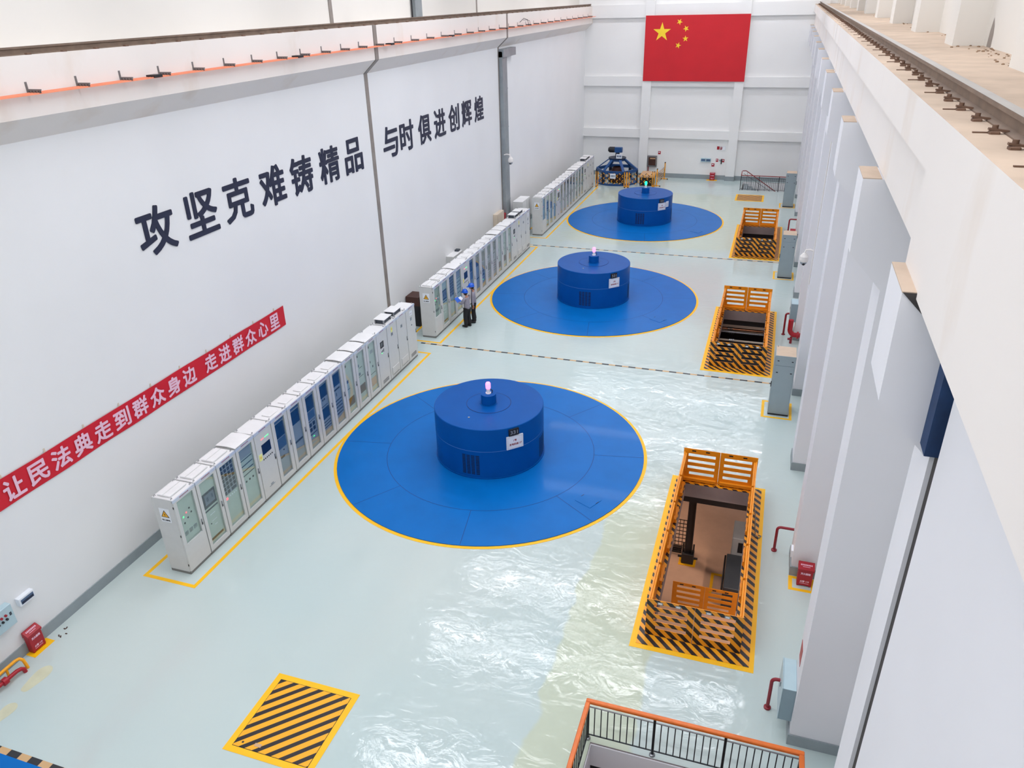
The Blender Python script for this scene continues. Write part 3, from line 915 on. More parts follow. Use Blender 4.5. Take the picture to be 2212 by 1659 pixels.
        mb.add(vs[:9] + lo[:9], [(k, 9 + k, 10 + k, k + 1) for k in range(8)], 'cab'); mb.add(vs[9:] + lo[9:], [(k, k + 1, 10 + k, 9 + k) for k in range(8)], 'cab')
        for y in (-hw + .05, hw - .1):
            mb.box(-CD + .05, -CD + .08, y, y + .03, CH, CH + .03, 'black'); mb.box(-.09, -.06, y, y + .03, CH, CH + .03, 'black')
        mb.build('lid', t)
    elif kind in ('rack', 'server', 'relay', 'dual', 'modules'):
        mb = MB(); mb.bbox(-.42, -.14, -.2, .2, CH + .012, CH + .026, 'cabtop', .005); mb.build('roof_plate', t)
    elif kind in ('meter_vent', 'fan_vent'):
        mb = MB()
        for (x, y) in ((-.5, -.27), (-.16, -.27), (-.5, .27), (-.16, .27)):
            mb.box(x - .02, x + .02, y - .02, y + .02, CH, CH + .17, 'steel')
        mb.box(-.49, -.17, -.25, .25, CH + .01, CH + .15, 'dkpanel'); mb.box(-.55, -.11, -.31, .31, CH + .17, CH + .185, 'cabtop')
        mb.build('fan_hood', t)
    if kind not in ('knobs',):
        for (x, y) in ((-CD + .06, -hw + .06), (-CD + .06, hw - .06), (-.08, -hw + .06), (-.08, hw - .06)):
            mb = MB(); mb.tube([(x, y - .018, CH), (x, y - .02, CH + .03), (x, y, CH + .045), (x, y + .02, CH + .03), (x, y + .018, CH)], .008, 'steel', 6)
            mb.build('lifting_eye', t)
    if kind == 'short':
        mb = MB(); mb.box(-.49, -.19, -hw - .006, -hw, 1.58, 1.98, 'white')
        def tri(s, z, yy, m, mb=mb):
            cx = -.34
            mb.poly([(cx - s, -hw - yy, z - s * .6), (cx + s, -hw - yy, z - s * .6), (cx, -hw - yy, z + s * 1.1)], m)
        tri(.125, 1.80, .008, 'black'); tri(.095, 1.80, .010, 'warn')
        mb.poly([(-.33, -hw - .012, 1.86), (-.365, -hw - .012, 1.80), (-.34, -hw - .012, 1.80), (-.35, -hw - .012, 1.75), (-.315, -hw - .012, 1.815), (-.34, -hw - .012, 1.815)], 'black')
        mb.text('当心触电', (-.34, -hw - .012, 1.645), (1, 0, 0), (0, 0, 1), .05, 'black', wd=.24, bold=.03)
        mb.build('warning_sign', t)
        for z in (2.05, 1.2, .3):
            mb = MB(); mb.box(-.035, -.02, -hw - .012, -hw, z - .03, z + .03, 'black'); mb.build('hinge', t)
    return t

KINDS = ['short', 'display', 'meters', 'knobs', 'touch', 'rack', 'server', 'relay', 'dual', 'modules', 'excite', 'excite2', 'excite3', 'hmi', 'meter_vent', 'fan_vent', 'plain']
DESC = {'short': 'grey end cabinet with short glass door and warning plate on its side',
        'display': 'grey glass-door cabinet with a black-framed display inside',
        'meters': 'grey glass-door cabinet with rows of square black meters',
        'knobs': 'grey glass-door cabinet with three black knobs, flat raised lid on top',
        'touch': 'grey solid-door cabinet with dark screen, lamp row and yellow warning label',
        'rack': 'grey glass-door cabinet with tall screen above smaller blue unit',
        'server': 'grey glass-door cabinet with one blue screen above bare grey panel',
        'relay': 'grey glass-door cabinet with blue screens above four square black meters',
        'dual': 'grey glass-door cabinet with two dark blue screens one above the other',
        'modules': 'grey glass-door cabinet with blue screen above dark slots',
        'excite': 'first of three grey cabinets with arched lids, counted from near end',
        'excite2': 'middle of three grey cabinets with arched lids and glass doors',
        'excite3': 'last of three grey cabinets with arched lids, next to the solid doors',
        'hmi': 'grey solid-door cabinet with small black touch panel',
        'meter_vent': 'grey solid-door cabinet with fan hood, meter and pale warning label',
        'fan_vent': 'grey solid-door cabinet with fan hood and meter, no warning label',
        'plain': 'grey solid-door cabinet at the far end with white notice on door'}
ROWN = ('nearest cabinet row', 'middle cabinet row', 'farthest cabinet row')
protos = {}
for ri, (ya, yb) in enumerate(((11.71, 25.47), (27.29, 40.80), (43.29, 56.95))):
    pitch = (yb - ya) / 17
    for k, kd in enumerate(KINDS):
        loc = (-12.757, ya + pitch * (k + .5), 0)
        lab = DESC[kd] + ', ' + ROWN[ri]
        if kd not in protos: protos[kd] = cab_proto(kd, lab, loc, 'control cabinets along the left wall')
        else: dup(protos[kd], loc, lab)

# ---- smaller boxes by the left wall, behind the cabinet rows
def simple_cab(name, label, cat, x0, x1, y0, y1, h, m, top, group=None, z0=0.0, parts=True):
    t = thing(name, label, cat, ((x0 + x1) / 2, (y0 + y1) / 2, z0), group=group)
    a, b = (x1 - x0) / 2, (y1 - y0) / 2
    mb = MB(); mb.bbox(-a, a, -b, b, 0, h, m, .01, top); mb.build('body', t)
    if parts:
        mb = MB(); mb.bbox(a, a + .015, -b + .03, b - .03, .08, h - .06, m, .005); d = mb.build('door', t)
        mb = MB(); mb.box(a + .015, a + .03, b - .1, b - .07, h * .5, h * .5 + .14, 'steel'); mb.build('handle', d)
    return t
simple_cab('switch_cabinet', 'grey cabinet behind the middle row, nearer of a pair by the duct', 'cabinet', -14.2, -13.6, 42.1, 42.85, 2.26, 'cab', 'cabtop', 'pair of cabinets by the duct')
simple_cab('switch_cabinet', 'grey cabinet behind the middle row, farther of a pair by the duct', 'cabinet', -14.2, -13.6, 42.87, 43.6, 2.26, 'cab', 'cabtop', 'pair of cabinets by the duct')
simple_cab('wall_cabinet', 'beige flat cabinet against the left wall behind middle row', 'cabinet', -14.6, -14.35, 39.8, 40.95, 2.05, 'beige', 'beige')
simple_cab('fire_box', 'small red box at the foot of the galvanised duct', 'box', -14.6, -14.35, 41.0, 41.32, .5, 'firered', 'firered', z0=1.3)
def wall_unit(label, y0, y1, z0, z1):
    t = thing('wall_unit', label, 'wall box', (-14.6, (y0 + y1) / 2, z0))
    b = (y1 - y0) / 2; h = z1 - z0
    mb = MB(); mb.bbox(0, .4, -b, b, 0, h, 'cab', .01, 'cabtop'); mb.build('body', t)
    mb = MB(); mb.box(.1, .3, b - .3, b - .05, h, h + .08, 'dkpanel'); mb.build('top_fitting', t)
wall_unit('pale grey box on the left wall behind the middle cabinet row', 33.0, 34.15, 1.1, 1.72)
for y, lab in ((28.65, 'dark open-fronted box behind the near end of middle cabinet row'), (44.3, 'brown open-fronted box behind the near end of farthest cabinet row')):
    t = thing('floor_box', lab, 'box', (-14.25, y, 0))
    mb = MB(); mb.box(-.3, .3, -.35, .35, 0, .95, 'black', 'black'); mb.build('body', t)
    mb = MB(); mb.box(-.31, .31, -.36, .36, .95, 1.35, 'brown'); mb.build('cover', t)

# ---- slogan on the left wall: one raised character each
LX = XL + .012
def slogan(txt, ys, where):
    for ch, y in zip(txt, ys):
        mb = MB(); mb.text(ch, (0, 0, 0), (0, 1, 0), (0, 0, 1), 1.2, 'navy', wd=1.3, bold=.022, depth=.02)
        o = mb.build('wall_character', None, (XL, y, 7.86))
        tag(o, 'large navy wall character %s in the %s' % (ch, where), 'wall lettering', 'slogan characters on the left wall')
slogan('攻坚克难铸精品', (15.16, 16.87, 18.49, 20.22, 21.86, 23.6, 25.3), 'nearer half of the slogan')
slogan('与时俱进创辉煌', (28.3, 29.8, 31.57, 33.25, 34.94, 36.57, 38.27), 'farther half of the slogan')
# ---- banner
t = thing('banner', 'long red cloth banner with pale lettering on the left wall', 'banner', (XL + .012, 14.0, 3.8))
mb = MB()
n = 60; vs = []
for k in range(n + 1):
    y = -5.5 + 11.2 * k / n
    for z in (-.33, -.11, .11, .33):
        vs.append((.012 + .006 * math.sin(y * 3.1 + z * 4), y, z + .006 * math.sin(y * 2.3)))
fs = [(4 * k + j, 4 * k + 4 + j, 4 * k + 5 + j, 4 * k + 1 + j) for k in range(n) for j in range(3)]
mb.add(vs, fs, 'banner', True)
mb.build('cloth', t)
mb = MB()
txt = '让民法典走到群众身边'; yy = [9.48 + .62 * k for k in range(10)]
txt2 = '走进群众心里'; yy2 = [15.97 + .628 * k for k in range(6)]
for tx, ys_ in ((txt, yy), (txt2, yy2)):
    mb = MB()
    for ch, y in zip(tx, ys_):
        mb.text(ch, (.023, y - 14.0, .0), (0, 1, 0), (0, 0, 1), .50, 'bannertext', wd=.51, bold=.03)
    mb.build('lettering', t)
for k in range(10):
    y = 9.3 + k * 1.1
    mb = MB(); mb.box(0, .006, y - 14 - .02, y - 14 + .02, .32, .42, 'beige'); mb.build('tape', t)

# ---- flag
t = thing('flag', 'big red flag with five yellow stars on the far wall', 'flag', (-6.465, YF - .36, 9.235))
FW, FH = 7.26, 4.38
mb = MB(); mb.box(-FW / 2, FW / 2, -.03, 0, -FH / 2, FH / 2, 'red'); mb.build('cloth', t)
def star(cx, cz, r, rot):
    pts = []
    for k in range(10):
        rr = r if k % 2 == 0 else r * .382
        a = rot + PI / 2 + k * PI / 5
        pts.append((cx + rr * math.cos(a), cz + rr * math.sin(a)))
    mb = MB()
    vs = [(cx, -.036, cz)] + [(x, -.036, z) for x, z in pts]
    mb.add(vs, [(0, 1 + k, 1 + (k + 1) % 10) for k in range(10)], 'star')
    mb.build('star', t)
ux, uz = FW / 30, FH / 20
def sc(i, j): return -FW / 2 + i * ux, FH / 2 - j * uz
bx, bz = sc(5, 5); star(bx, bz, 3 * uz, 0)
for i, j in ((10, 2), (12, 4), (12, 7), (10, 9)):
    x, z = sc(i, j); star(x, z, uz, math.atan2(bz - z, bx - x) - PI / 2)

# ---- guarded hatches on the right
def leaf(name, parent, x0, x1, y, h, front, back, slot_in=None, handle=None, rib=False):
    """steel leaf standing on edge in the x-z plane, four slots; front faces -y"""
    mb = MB()
    wd = x1 - x0; th = .014
    def plate(a, b, z0, z1):
        vs = [(a, y, z0), (b, y, z0), (b, y, z1), (a, y, z1), (a, y + th, z0), (b, y + th, z0), (b, y + th, z1), (a, y + th, z1)]
        mb.add(vs, [(0, 1, 2, 3)], front); mb.add(vs, [(5, 4, 7, 6)], back)
        mb.add(vs, [(0, 4, 5, 1), (1, 5, 6, 2), (2, 6, 7, 3), (3, 7, 4, 0)], 'orange')
    l, r = slot_in
    plate(x0, x0 + l, .02, h); plate(x1 - r, x1, .02, h)
    zs = [.02, .23, .325, .435, .53, .64, .735, .845, .94, h]
    for k in range(0, 10, 2): plate(x0 + l, x1 - r, zs[k], zs[k + 1])
    # lowest slot is shorter
    plate(x0 + l, x0 + l + .06, zs[1], zs[2]) if l > r else plate(x1 - r - .06, x1 - r, zs[1], zs[2])
    o = mb.build(name, parent)
    if rib:
        mb = MB(); mb.bar((x0 + .05, y - .05, .1), (x1 - .05, y - .05, .1), .09, .09, 'orange'); mb.bar((x0 + .12, y - .1, .0), (x1 - .05, y - .1, .0), .05, .04, 'orange')
        mb.build('hinge_bar', o)
    for hx in (x0 + wd * .28, x0 + wd * .66):
        mb = MB()
        if handle == 'chrome':
            mb.box(hx - .06, hx + .06, y - .008, y, h - .11, h - .04, 'steel'); mb.box(hx - .04, hx + .04, y - .01, y - .008, h - .095, h - .055, 'white')
        else:
            mb.box(hx - .055, hx + .055, y - .004, y, h - .085, h - .045, 'black')
        mb.build('handle', o)
    return o

OUTER = ((12.597, 19.662), (27.145, 34.064), (41.569, 48.537))
HL = ('nearest striped floor hatch with its orange gates raised round a deep pit', 'middle striped floor hatch with orange gates raised, copper pipes inside', 'farthest striped floor hatch with its orange gates raised')
for q, (oy0, oy1) in enumerate(OUTER):
    xc = -.455; ym = (oy0 + oy1) / 2
    t = thing('guarded_hatch', HL[q], 'floor hatch', (xc, ym, 0), group='guarded floor hatches')
    X0, X1, Y0, Y1 = -1.776 - xc, .875 - xc, oy0 - ym, oy1 - ym
    p0, p1 = PX0 - xc, PX1 - xc
    g0, g1 = Y0 + .45, Y1 - .16            # near and far gates
    h0, h1 = PITS[q][0] + .25 - ym, PITS[q][1] - .12 - ym
    mb = MB()
    for a in ((X0, X1, Y0, Y0 + .13), (X0, X1, Y1 - .09, Y1), (X0, X0 + .13, Y0 + .13, Y1 - .09), (X1 - .1, X1, Y0 + .13, Y1 - .09)):
        mb.box(a[0], a[1], a[2], a[3], 0, .006, 'yellow')
    mb.build('border_line', t)
    mb = MB()
    for a in ((X0 + .13, X1 - .1, Y0 + .13, h0), (X0 + .13, X1 - .1, h1, Y1 - .09), (X0 + .13, p0, h0, h1), (p1, X1 - .1, h0, h1)):
        mb.box(a[0], a[1], a[2], a[3], 0, .014, 'haz_floor')
    mb.build('striped_plate', t)
    gx0, gx1 = -1.50 - xc, .565 - xc; gm = (gx0 + gx1) / 2
    leaf('near_gate', t, gx0, gm - .005, g0, 1.05, 'haz_gate', 'orange', (.16, .14), 'chrome')
    leaf('near_gate', t, gm + .005, gx1, g0, 1.05, 'haz_gate', 'orange', (.14, .17), 'chrome')
    leaf('far_gate', t, gx0, gm - .005, g1, 1.10, 'orange', 'haz_gate', (.14, .12), 'slot', True)
    leaf('far_gate', t, gm + .005, gx1, g1, 1.10, 'orange', 'haz_gate', (.12, .15), 'slot', True)
    n = 5; L = (g1 - g0 - .08) / n
    for sx, x in ((1, gx0 + .02), (-1, gx1 - .055)):
        for k in range(n):
            a = g0 + .06 + k * L; b = a + L - .02
            mb = MB(); mb.box(x, x + .035, a, b, .02, 1.0, 'orange')
            o = mb.build('side_gate', t)
            mb = MB(); xi = x + (.06 if sx > 0 else -.025)
            mb.tube([(xi, a + .03, .96), (xi, b - .03, .96)], .03, 'orange', 10)
            for yy in (a + .12, b - .2):
                mb.box(xi - .03, xi + .03, yy, yy + .07, .45, .95, 'orange')
                mb.box(xi - .035, xi + .035, yy - .01, yy + .08, .7, .74, 'orange')
            mb.build('frame', o)
            mb = MB(); mb.box(xi - .02, xi + .05 * sx, a + .3, b - .35, .08, .2, 'orange'); mb.build('hinge_bar', o)

# chain looped over the right side of the nearest hatch
mb = MB()
pts = [(.56, 17.35, .98), (.62, 17.33, .7), (.66, 17.32, .3), (.70, 17.3, .03), (.8, 17.28, .02), (.84, 17.36, .03), (.77, 17.4, .03)]
mb.tube(pts, .014, 'steel', 6)
tag(mb.build('chain'), 'short steel chain hanging over the right side of the nearest hatch', 'chain')
# things below the nearest pit
t = thing('steel_post', 'dark steel post standing on the lower floor under the nearest hatch', 'post', (-1.2, 21.35, -4.5))
mb = MB()
mb.box(-.10, .10, -.02, .02, 0, 3.75, 'darksteel'); mb.box(-.12, -.1, -.1, .1, 0, 3.75, 'darksteel'); mb.box(.1, .12, -.1, .1, 0, 3.75, 'darksteel')
mb.build('shaft', t)
mb = MB(); mb.box(-.28, .28, -.24, .24, 0, .02, 'yellow'); mb.build('base_marking', t)
mb = MB(); mb.bbox(-.2, .2, -.16, .16, .02, .42, 'darksteel', .02)
for s in (-1, 1): mb.box(s * .17 - .03, s * .17 + .03, -.03, .03, .4, .75, 'darksteel')
mb.build('foot', t)
for sx in (-1, 1):
    mb = MB(); mb.tube([(sx * .2, 0, .18), (sx * .33, 0, .18)], .04, 'darksteel', 8); mb.build('bolt', t)
t = thing('hydraulic_cabinet', 'dark grey machine cabinet on the lower floor under the nearest hatch', 'machine', (.42, 20.6, -4.5))
mb = MB(); mb.bbox(-.36, .5, -1.2, .5, 0, .85, 'dkpanel', .02); mb.build('body', t)
mb = MB(); mb.bbox(-.25, .5, .5, 1.5, 0, 1.5, 'greyp', .02); mb.build('head', t)
mb = MB(); mb.box(-.05, .4, .49, .5, .95, 1.35, 'black'); mb.build('opening', t)
mb = MB(); mb.tube([(-.4, -1.2 + .12 * k, .75 + .02 * (k % 2)) for k in range(15)], .03, 'black', 6); mb.build('cable_chain', t)
mb = MB(); mb.box(-.36, -.27, 20.0, 21.0, -4.5, -4.49, 'yellow'); mb.box(-.27, 0.02, 20.9, 21.0, -4.5, -4.49, 'yellow'); struct(mb, 'floor_marking')
t = thing('wire_cage', 'black wire mesh cage beside the steel post below the nearest hatch', 'cage', (-1.65, 21.9, -4.5))
mb = MB()
for k in range(6): mb.bar((-.3 + .12 * k, 0, .2), (-.3 + .12 * k, 0, 1.3), .02, .02, 'black')
for k in range(8): mb.bar((-.3, 0, .2 + .155 * k), (.3, 0, .2 + .155 * k), .02, .02, 'black')
mb.build('mesh_panel', t)
for k in range(4):
    mb = MB(); mb.bar((-.6, -.25 + .1 * k, .1), (.2, -.25 + .1 * k, .1), .04, .04, 'black'); mb.build('rail', t)
for x in (-.3, .3):
    mb = MB(); mb.bar((x, 0, 0), (x, 0, 1.3), .03, .03, 'black'); mb.build('leg', t)
for k, (y, z, x0, x1) in enumerate(((34.5, -1.2, -1.35, .0), (34.2, -1.24, -1.25, -.05), (33.6, -1.4, -1.2, -.4))):
    t = thing('pipe', ('upper copper pipe across the pit of the middle hatch', 'pale pipe just below the copper one in the middle hatch', 'short pale pipe lowest in the middle hatch')[k], 'pipe', (x0, y, z))
    mt = ('copper', 'steel', 'beige')[k]
    mb = MB(); mb.tube([(-2.5, 0, 0), (3.5, 0, 0)], (.07, .07) if k == 0 else (.05, .05), mt, 12); mb.build('tube', t)
    mb = MB()
    for xx in (.18, .26, .34): mb.tube([(xx, 0, 0), (xx + .05, 0, 0)], .092, 'steel', 12)
    mb.build('coupling', t)
mb = MB(); mb.box(-3.9, 3.1, 31.6, 35.2, -1.75, -1.65, 'black'); tag(mb.build('pit_shade_sheet'), 'black sheet added under the pipes to darken the pit of the middle hatch', 'shade sheet')  # added black sheet stands in for the darkness inside this pit

t = thing('lower_gate', 'brown-looking orange gate standing on the floor below the nearest hatch', 'gate', (-.455, 19.0, -4.5))
for x0, x1, sl in ((-.98, -.005, (.14, .12)), (.005, .98, (.12, .15))):
    o = leaf('gate_leaf', t, x0, x1, 0, 1.05, 'orange', 'orange', sl, 'slot')
    mb = MB()
    for hx in (x0 + .28, x0 + .66): mb.box(hx - .05, hx + .05, .014, .02, .94, .98, 'steel')
    mb.build('rear_handle', o)

# ---- flush striped hatch covers
def cover(name, label, x0, x1, y0, y1, m, wd):
    t = thing(name, label, 'hatch cover', ((x0 + x1) / 2, (y0 + y1) / 2, 0), group='flush hatch covers')
    a, b = (x1 - x0) / 2, (y1 - y0) / 2
    mb = MB()
    for r in ((-a, a, -b, -b + wd), (-a, a, b - wd, b), (-a, -a + wd, -b + wd, b - wd), (a - wd, a, -b + wd, b - wd)):
        mb.box(r[0], r[1], r[2], r[3], 0, .006, 'yellow')
    mb.build('frame', t)
    mb = MB(); mb.box(-a + wd, a - wd, -b + wd, b - wd, 0, .003, 'black'); mb.box(-a + wd + .012, a - wd - .012, -b + wd + .012, b - wd - .012, 0, .010, m); mb.build('plate', t)
    for s in (-1, 1):
        mb = MB(); mb.box(s * (a - .3) - .02, s * (a - .3) + .02, s * (b - .25) - .02, s * (b - .25) + .02, .01, .012, 'darksteel'); mb.build('lift_hole', t)
    return t
c1 = cover('hatch_cover', 'square yellow and black striped hatch cover lying in the open floor near the viewer', -8.80, -6.85, 7.68, 9.63, 'haz_cover', .13)
mb = MB(); mb.box(-.42, -.27, -.74, -.67, .01, .014, 'kraft'); mb.build('tape', c1)
cover('hatch_cover', 'small striped hatch cover in front of the far stair railing', -2.36, -.46, 54.72, 56.64, 'haz_far', .13)

# ---- tall grey cabinets along the right side
def tall(label, y):
    t = thing('tall_cabinet', label, 'cabinet', (1.11, y, 0), group='tall cabinets on the right')
    mb = MB(); mb.bbox(-.32, .32, 0, .82, .06, 2.2, 'tall', .008, 'dusttop'); mb.build('body', t)
    mb = MB(); mb.box(-.33, .33, -.01, .83, 0, .06, 'darksteel'); mb.build('plinth', t)
    mb = MB(); mb.box(-.29, .29, -.012, 0, .12, 1.84, 'tall'); p = mb.build('rear_panel', t)
    mb = MB(); mb.box(-.29, .29, -.012, 0, 1.86, 2.16, 'tall'); p2 = mb.build('upper_panel', t)
    for (x, z, pr) in ((-.22, 2.02, p2), (.22, 2.02, p2), (-.22, 1.6, p), (.22, 1.6, p)):
        mb = MB(); mb.box(x - .03, x + .03, -.018, -.012, z - .015, z + .015, 'black'); mb.build('latch', pr)
    mb = MB(); mb.box(-.335, -.32, .03, .79, .1, 2.15, 'tall'); d = mb.build('door', t)
    mb = MB(); mb.box(-.36, -.335, .1, .14, 1.0, 1.2, 'black'); mb.build('handle', d)
    mb = MB(); mb.tube([(-.27, .78, 2.2), (-.27, .78, 2.235), (-.27, .74, 2.235), (-.27, .74, 2.2)], .01, 'steel', 6); mb.build('lifting_eye', t)
    return t
tall('tall grey cabinet with dusty top standing past the nearest hatch', 24.28)
tall('tall grey cabinet with dusty top between the middle and farthest hatches', 38.85)
tall('tall grey cabinet with dusty top beside the far stair railing', 53.6)

# ---- pipes and boxes at the right columns
def standpipe(label, x, y, ln, h, r, m='darkred'):
    t = thing('standpipe', label, 'pipe', (x, y, 0), group='red standpipes')
    pts = [(0, 0, 0), (0, 0, h - .09)]
    for k in range(1, 7):
        a = PI / 2 * k / 6
        pts.append((.09 * (1 - math.cos(a)), 0, h - .09 + .09 * math.sin(a)))
    pts.append((ln, 0, h))
    mb = MB(); mb.tube(pts, r, m, 14); mb.build('pipe', t)
    mb = MB(); mb.lathe([(r + .035, 0), (r + .035, .035), (r, .05)], (0, 0, 0), m, 16); mb.build('flange', t)
standpipe('red standpipe beside the pale grey box, next to the near railing', 1.18, 11.78, .395, .82, .035)
standpipe('red standpipe bending into the column right of the nearest hatch', 1.18, 16.9, .395, .75, .035)
standpipe('red standpipe beside the big red elbow pipe', 1.18, 31.5, .395, .95, .04)
standpipe('red standpipe by the extinguisher box beyond the farthest hatch', 1.18, 46.8, .395, .95, .04)
def hose_box(label, y0, y1, z0, z1, dx):
    t = thing('control_box', label, 'wall box', (XC, (y0 + y1) / 2, z0), group='pale boxes on the right columns')
    b = (y1 - y0) / 2; h = z1 - z0
    mb = MB(); mb.bbox(-dx, 0, -b, b, 0, h, 'boxside', .006, 'tallbox'); mb.build('body', t)
    mb = MB(); mb.box(-dx - .012, -dx, -b - .005, b + .005, -.01, h + .01, 'tallbox'); d = mb.build('door', t)
    mb = MB(); mb.box(-dx - .028, -dx - .012, -.02, .02, h * .55, h * .7, 'steel'); mb.build('latch', d)
hose_box('pale blue-grey control box on the column nearest the viewer, above a red standpipe', 11.2, 12.0, .42, 1.22, .24)
hose_box('pale blue-grey control box on the column by the big red elbow pipe', 31.1, 31.75, .75, 1.52, .26)
mb = MB(); mb.box(XC - .006, XC, 11.45, 11.75, 1.6, 2.0, 'firered'); tag(mb.build('wall_sign'), 'thin red sign on the hall face of the nearest column', 'sign')
mb = MB(); mb.box(XC - .05, XC, 16.2, 16.45, .42, .62, 'white'); tag(mb.build('socket_box'), 'small white socket box low on the column behind the right extinguisher box', 'socket')
t = thing('fire_main', 'thick red elbow pipe under the pale box on the right column', 'pipe', (1.42, 30.5, 0))
mb = MB()
pts = [(-.04, .3, 1.0), (-.04, .2, .62)]
for k in range(1, 8):
    a = PI / 2 * k / 7
    pts.append((-.04 + .22 * (1 - math.cos(a)), .18, .62 - .26 * math.sin(a)))
pts.append((.5, .18, .36))
mb.tube([(-.04, .18, 1.0)] + pts[2:], .1, 'firered', 18); mb.build('elbow', t)
mb = MB(); mb.tube([(.25, .18, .36), (.31, .18, .36)], .15, 'firered', 18); mb.build('flange', t)
mb = MB(); mb.tube([(.05, .15, 0), (.05, .15, .28)], .05, 'darkred', 12); mb.build('leg', t)
mb = MB(); mb.tube([(-.08, .1, .2), (.05, .12, .2)], .045, 'darkred', 12); mb.build('valve', t)

def extinguisher(label, loc, wd, dp, h, rz, words=True):
    """fire red floor box, front faces local -y"""
    t = thing('extinguisher_box', label, 'extinguisher box', loc, rz, group='red extinguisher boxes')
    mb = MB(); mb.bbox(-wd / 2, wd / 2, -dp / 2, dp / 2, .03, h * .8, 'firered', .008)
    for x in (-1, 1): mb.box(x * (wd / 2 - .03) - .02, x * (wd / 2 - .03) + .02, -dp / 2 + .01, dp / 2 - .01, 0, .03, 'firered')
    if words:
        mb.text('灭火器箱', (0, -dp / 2 - .003, h * .64), (1, 0, 0), (0, 0, 1), h * .11, 'bannertext', wd=wd * .66, bold=.05)
        mb.text('火警 119', (0, -dp / 2 - .003, h * .26), (1, 0, 0), (0, 0, 1), h * .10, 'bannertext', wd=wd * .6, bold=.05)
        mb.box(-wd * .3, wd * .3, -dp / 2 - .003, -dp / 2, h * .15, h * .165, 'bannertext')
    mb.build('body', t)
    mb = MB()
    e = .015
    P = [(-wd / 2 - e, -dp / 2 - e, h * .78), (-wd / 2 - e, dp / 2, h * .78), (-wd / 2 - e, dp / 2, h), (-wd / 2 - e, dp / 2 - .04, h), (-wd / 2 - e, -dp / 2 - e, h * .86)]
    mb.prism(P, (wd + 2 * e, 0, 0), 'firered')
    if words:
        vv = Vector((0, dp - .02, h * .14)).normalized()
        mb.text('灭火器', (0, -.01, h * .935), (1, 0, 0), vv, .045, 'bannertext', wd=wd * .7, bold=.03) if False else None
        cc = Vector((0, -.025, h * .93)) + Vector((0, -vv.z, vv.y)) * .003
        for k in range(8): mb.obox(cc + Vector((-wd * .35 + wd * .1 * k, 0, 0)) + vv * .03, Vector((wd * .032, 0, 0)), vv * .018, Vector((0, -vv.z, vv.y)) * .001, 'bannertext')
        mb.obox(cc - vv * .02, Vector((wd * .25, 0, 0)), vv * .005, Vector((0, -vv.z, vv.y)) * .001, 'bannertext')
    mb.build('lid', t)
extinguisher('red fire extinguisher box against the left wall by the yellow pipe', (-14.49, 8.64, 0), .33, .15, .58, PI / 2)
extinguisher('red fire extinguisher box at the foot of a right column near the nearest hatch', (1.89, 15.80, 0), .34, .2, .60, 0)
extinguisher('small red extinguisher box at the foot of the far wall', (-4.45, 60.95, 0), .36, .2, .55, 0)
extinguisher('narrow red extinguisher box by the right column beyond the farthest hatch', (1.42, 45.95, 0), .26, .24, .6, 0, False)

# ---- left foreground: wall boxes and low pipes
t = thing('meter_box', 'white wall box with blue window low on the left wall', 'wall box', (XL, 8.82, 1.22))
mb = MB(); mb.bbox(0, .12, -.19, .19, 0, .2, 'white', .008); mb.build('body', t)
mb = MB(); mb.box(.12, .126, -.15, .16, .035, .15, 'screen2'); mb.box(.126, .128, -.14, .15, .04, .1, 'screen'); mb.build('window', t)
t = thing('switch_box', 'pale grey wall switch box with black and red knobs at the left edge', 'wall box', (XL, 8.0, 1.0))
mb = MB(); mb.bbox(0, .16, -.45, .43, 0, .52, 'tallbox', .01); mb.build('body', t)
for k in range(4):
    for q in range(2):
        mb = MB(); c = (.16, .24 - k * .1, .34 - q * .1)
        mb.tube([c, (.19, c[1], c[2])], .028, 'black' if q else 'firered', 10); mb.build('knob', t)
mb = MB(); mb.box(.16, .164, .33, .38, .26, .34, 'dkpanel'); mb.build('latch', t)
t = thing('pipe', 'yellow pipe bending to the floor along the left wall', 'pipe', (-14.33, 8.0, 0))
mb = MB(); mb.tube([(.12, .12, 0), (.1, .12, .1), (.06, .12, .22), (.02, .08, .28), (0, 0, .29), (0, -2.2, .29)], .035, 'pipeyellow', 12); mb.build('tube', t)
for y in (-.25, -1.4):
    mb = MB(); mb.box(-.02, .02, y, y + .04, 0, .26, 'pipeyellow'); mb.build('leg', t)
t = thing('pipe', 'red pipe with flange low on the floor at the left edge', 'pipe', (-14.2, 7.9, 0))
mb = MB(); mb.tube([(.03, .12, 0), (.03, .11, .09), (.02, .06, .14), (0, -.02, .15), (-.05, -2.0, .15)], .045, 'firered', 12); mb.build('tube', t)
mb = MB(); mb.tube([(-.005, -.26, .15), (-.008, -.36, .15)], .085, 'firered', 14); mb.build('flange', t)

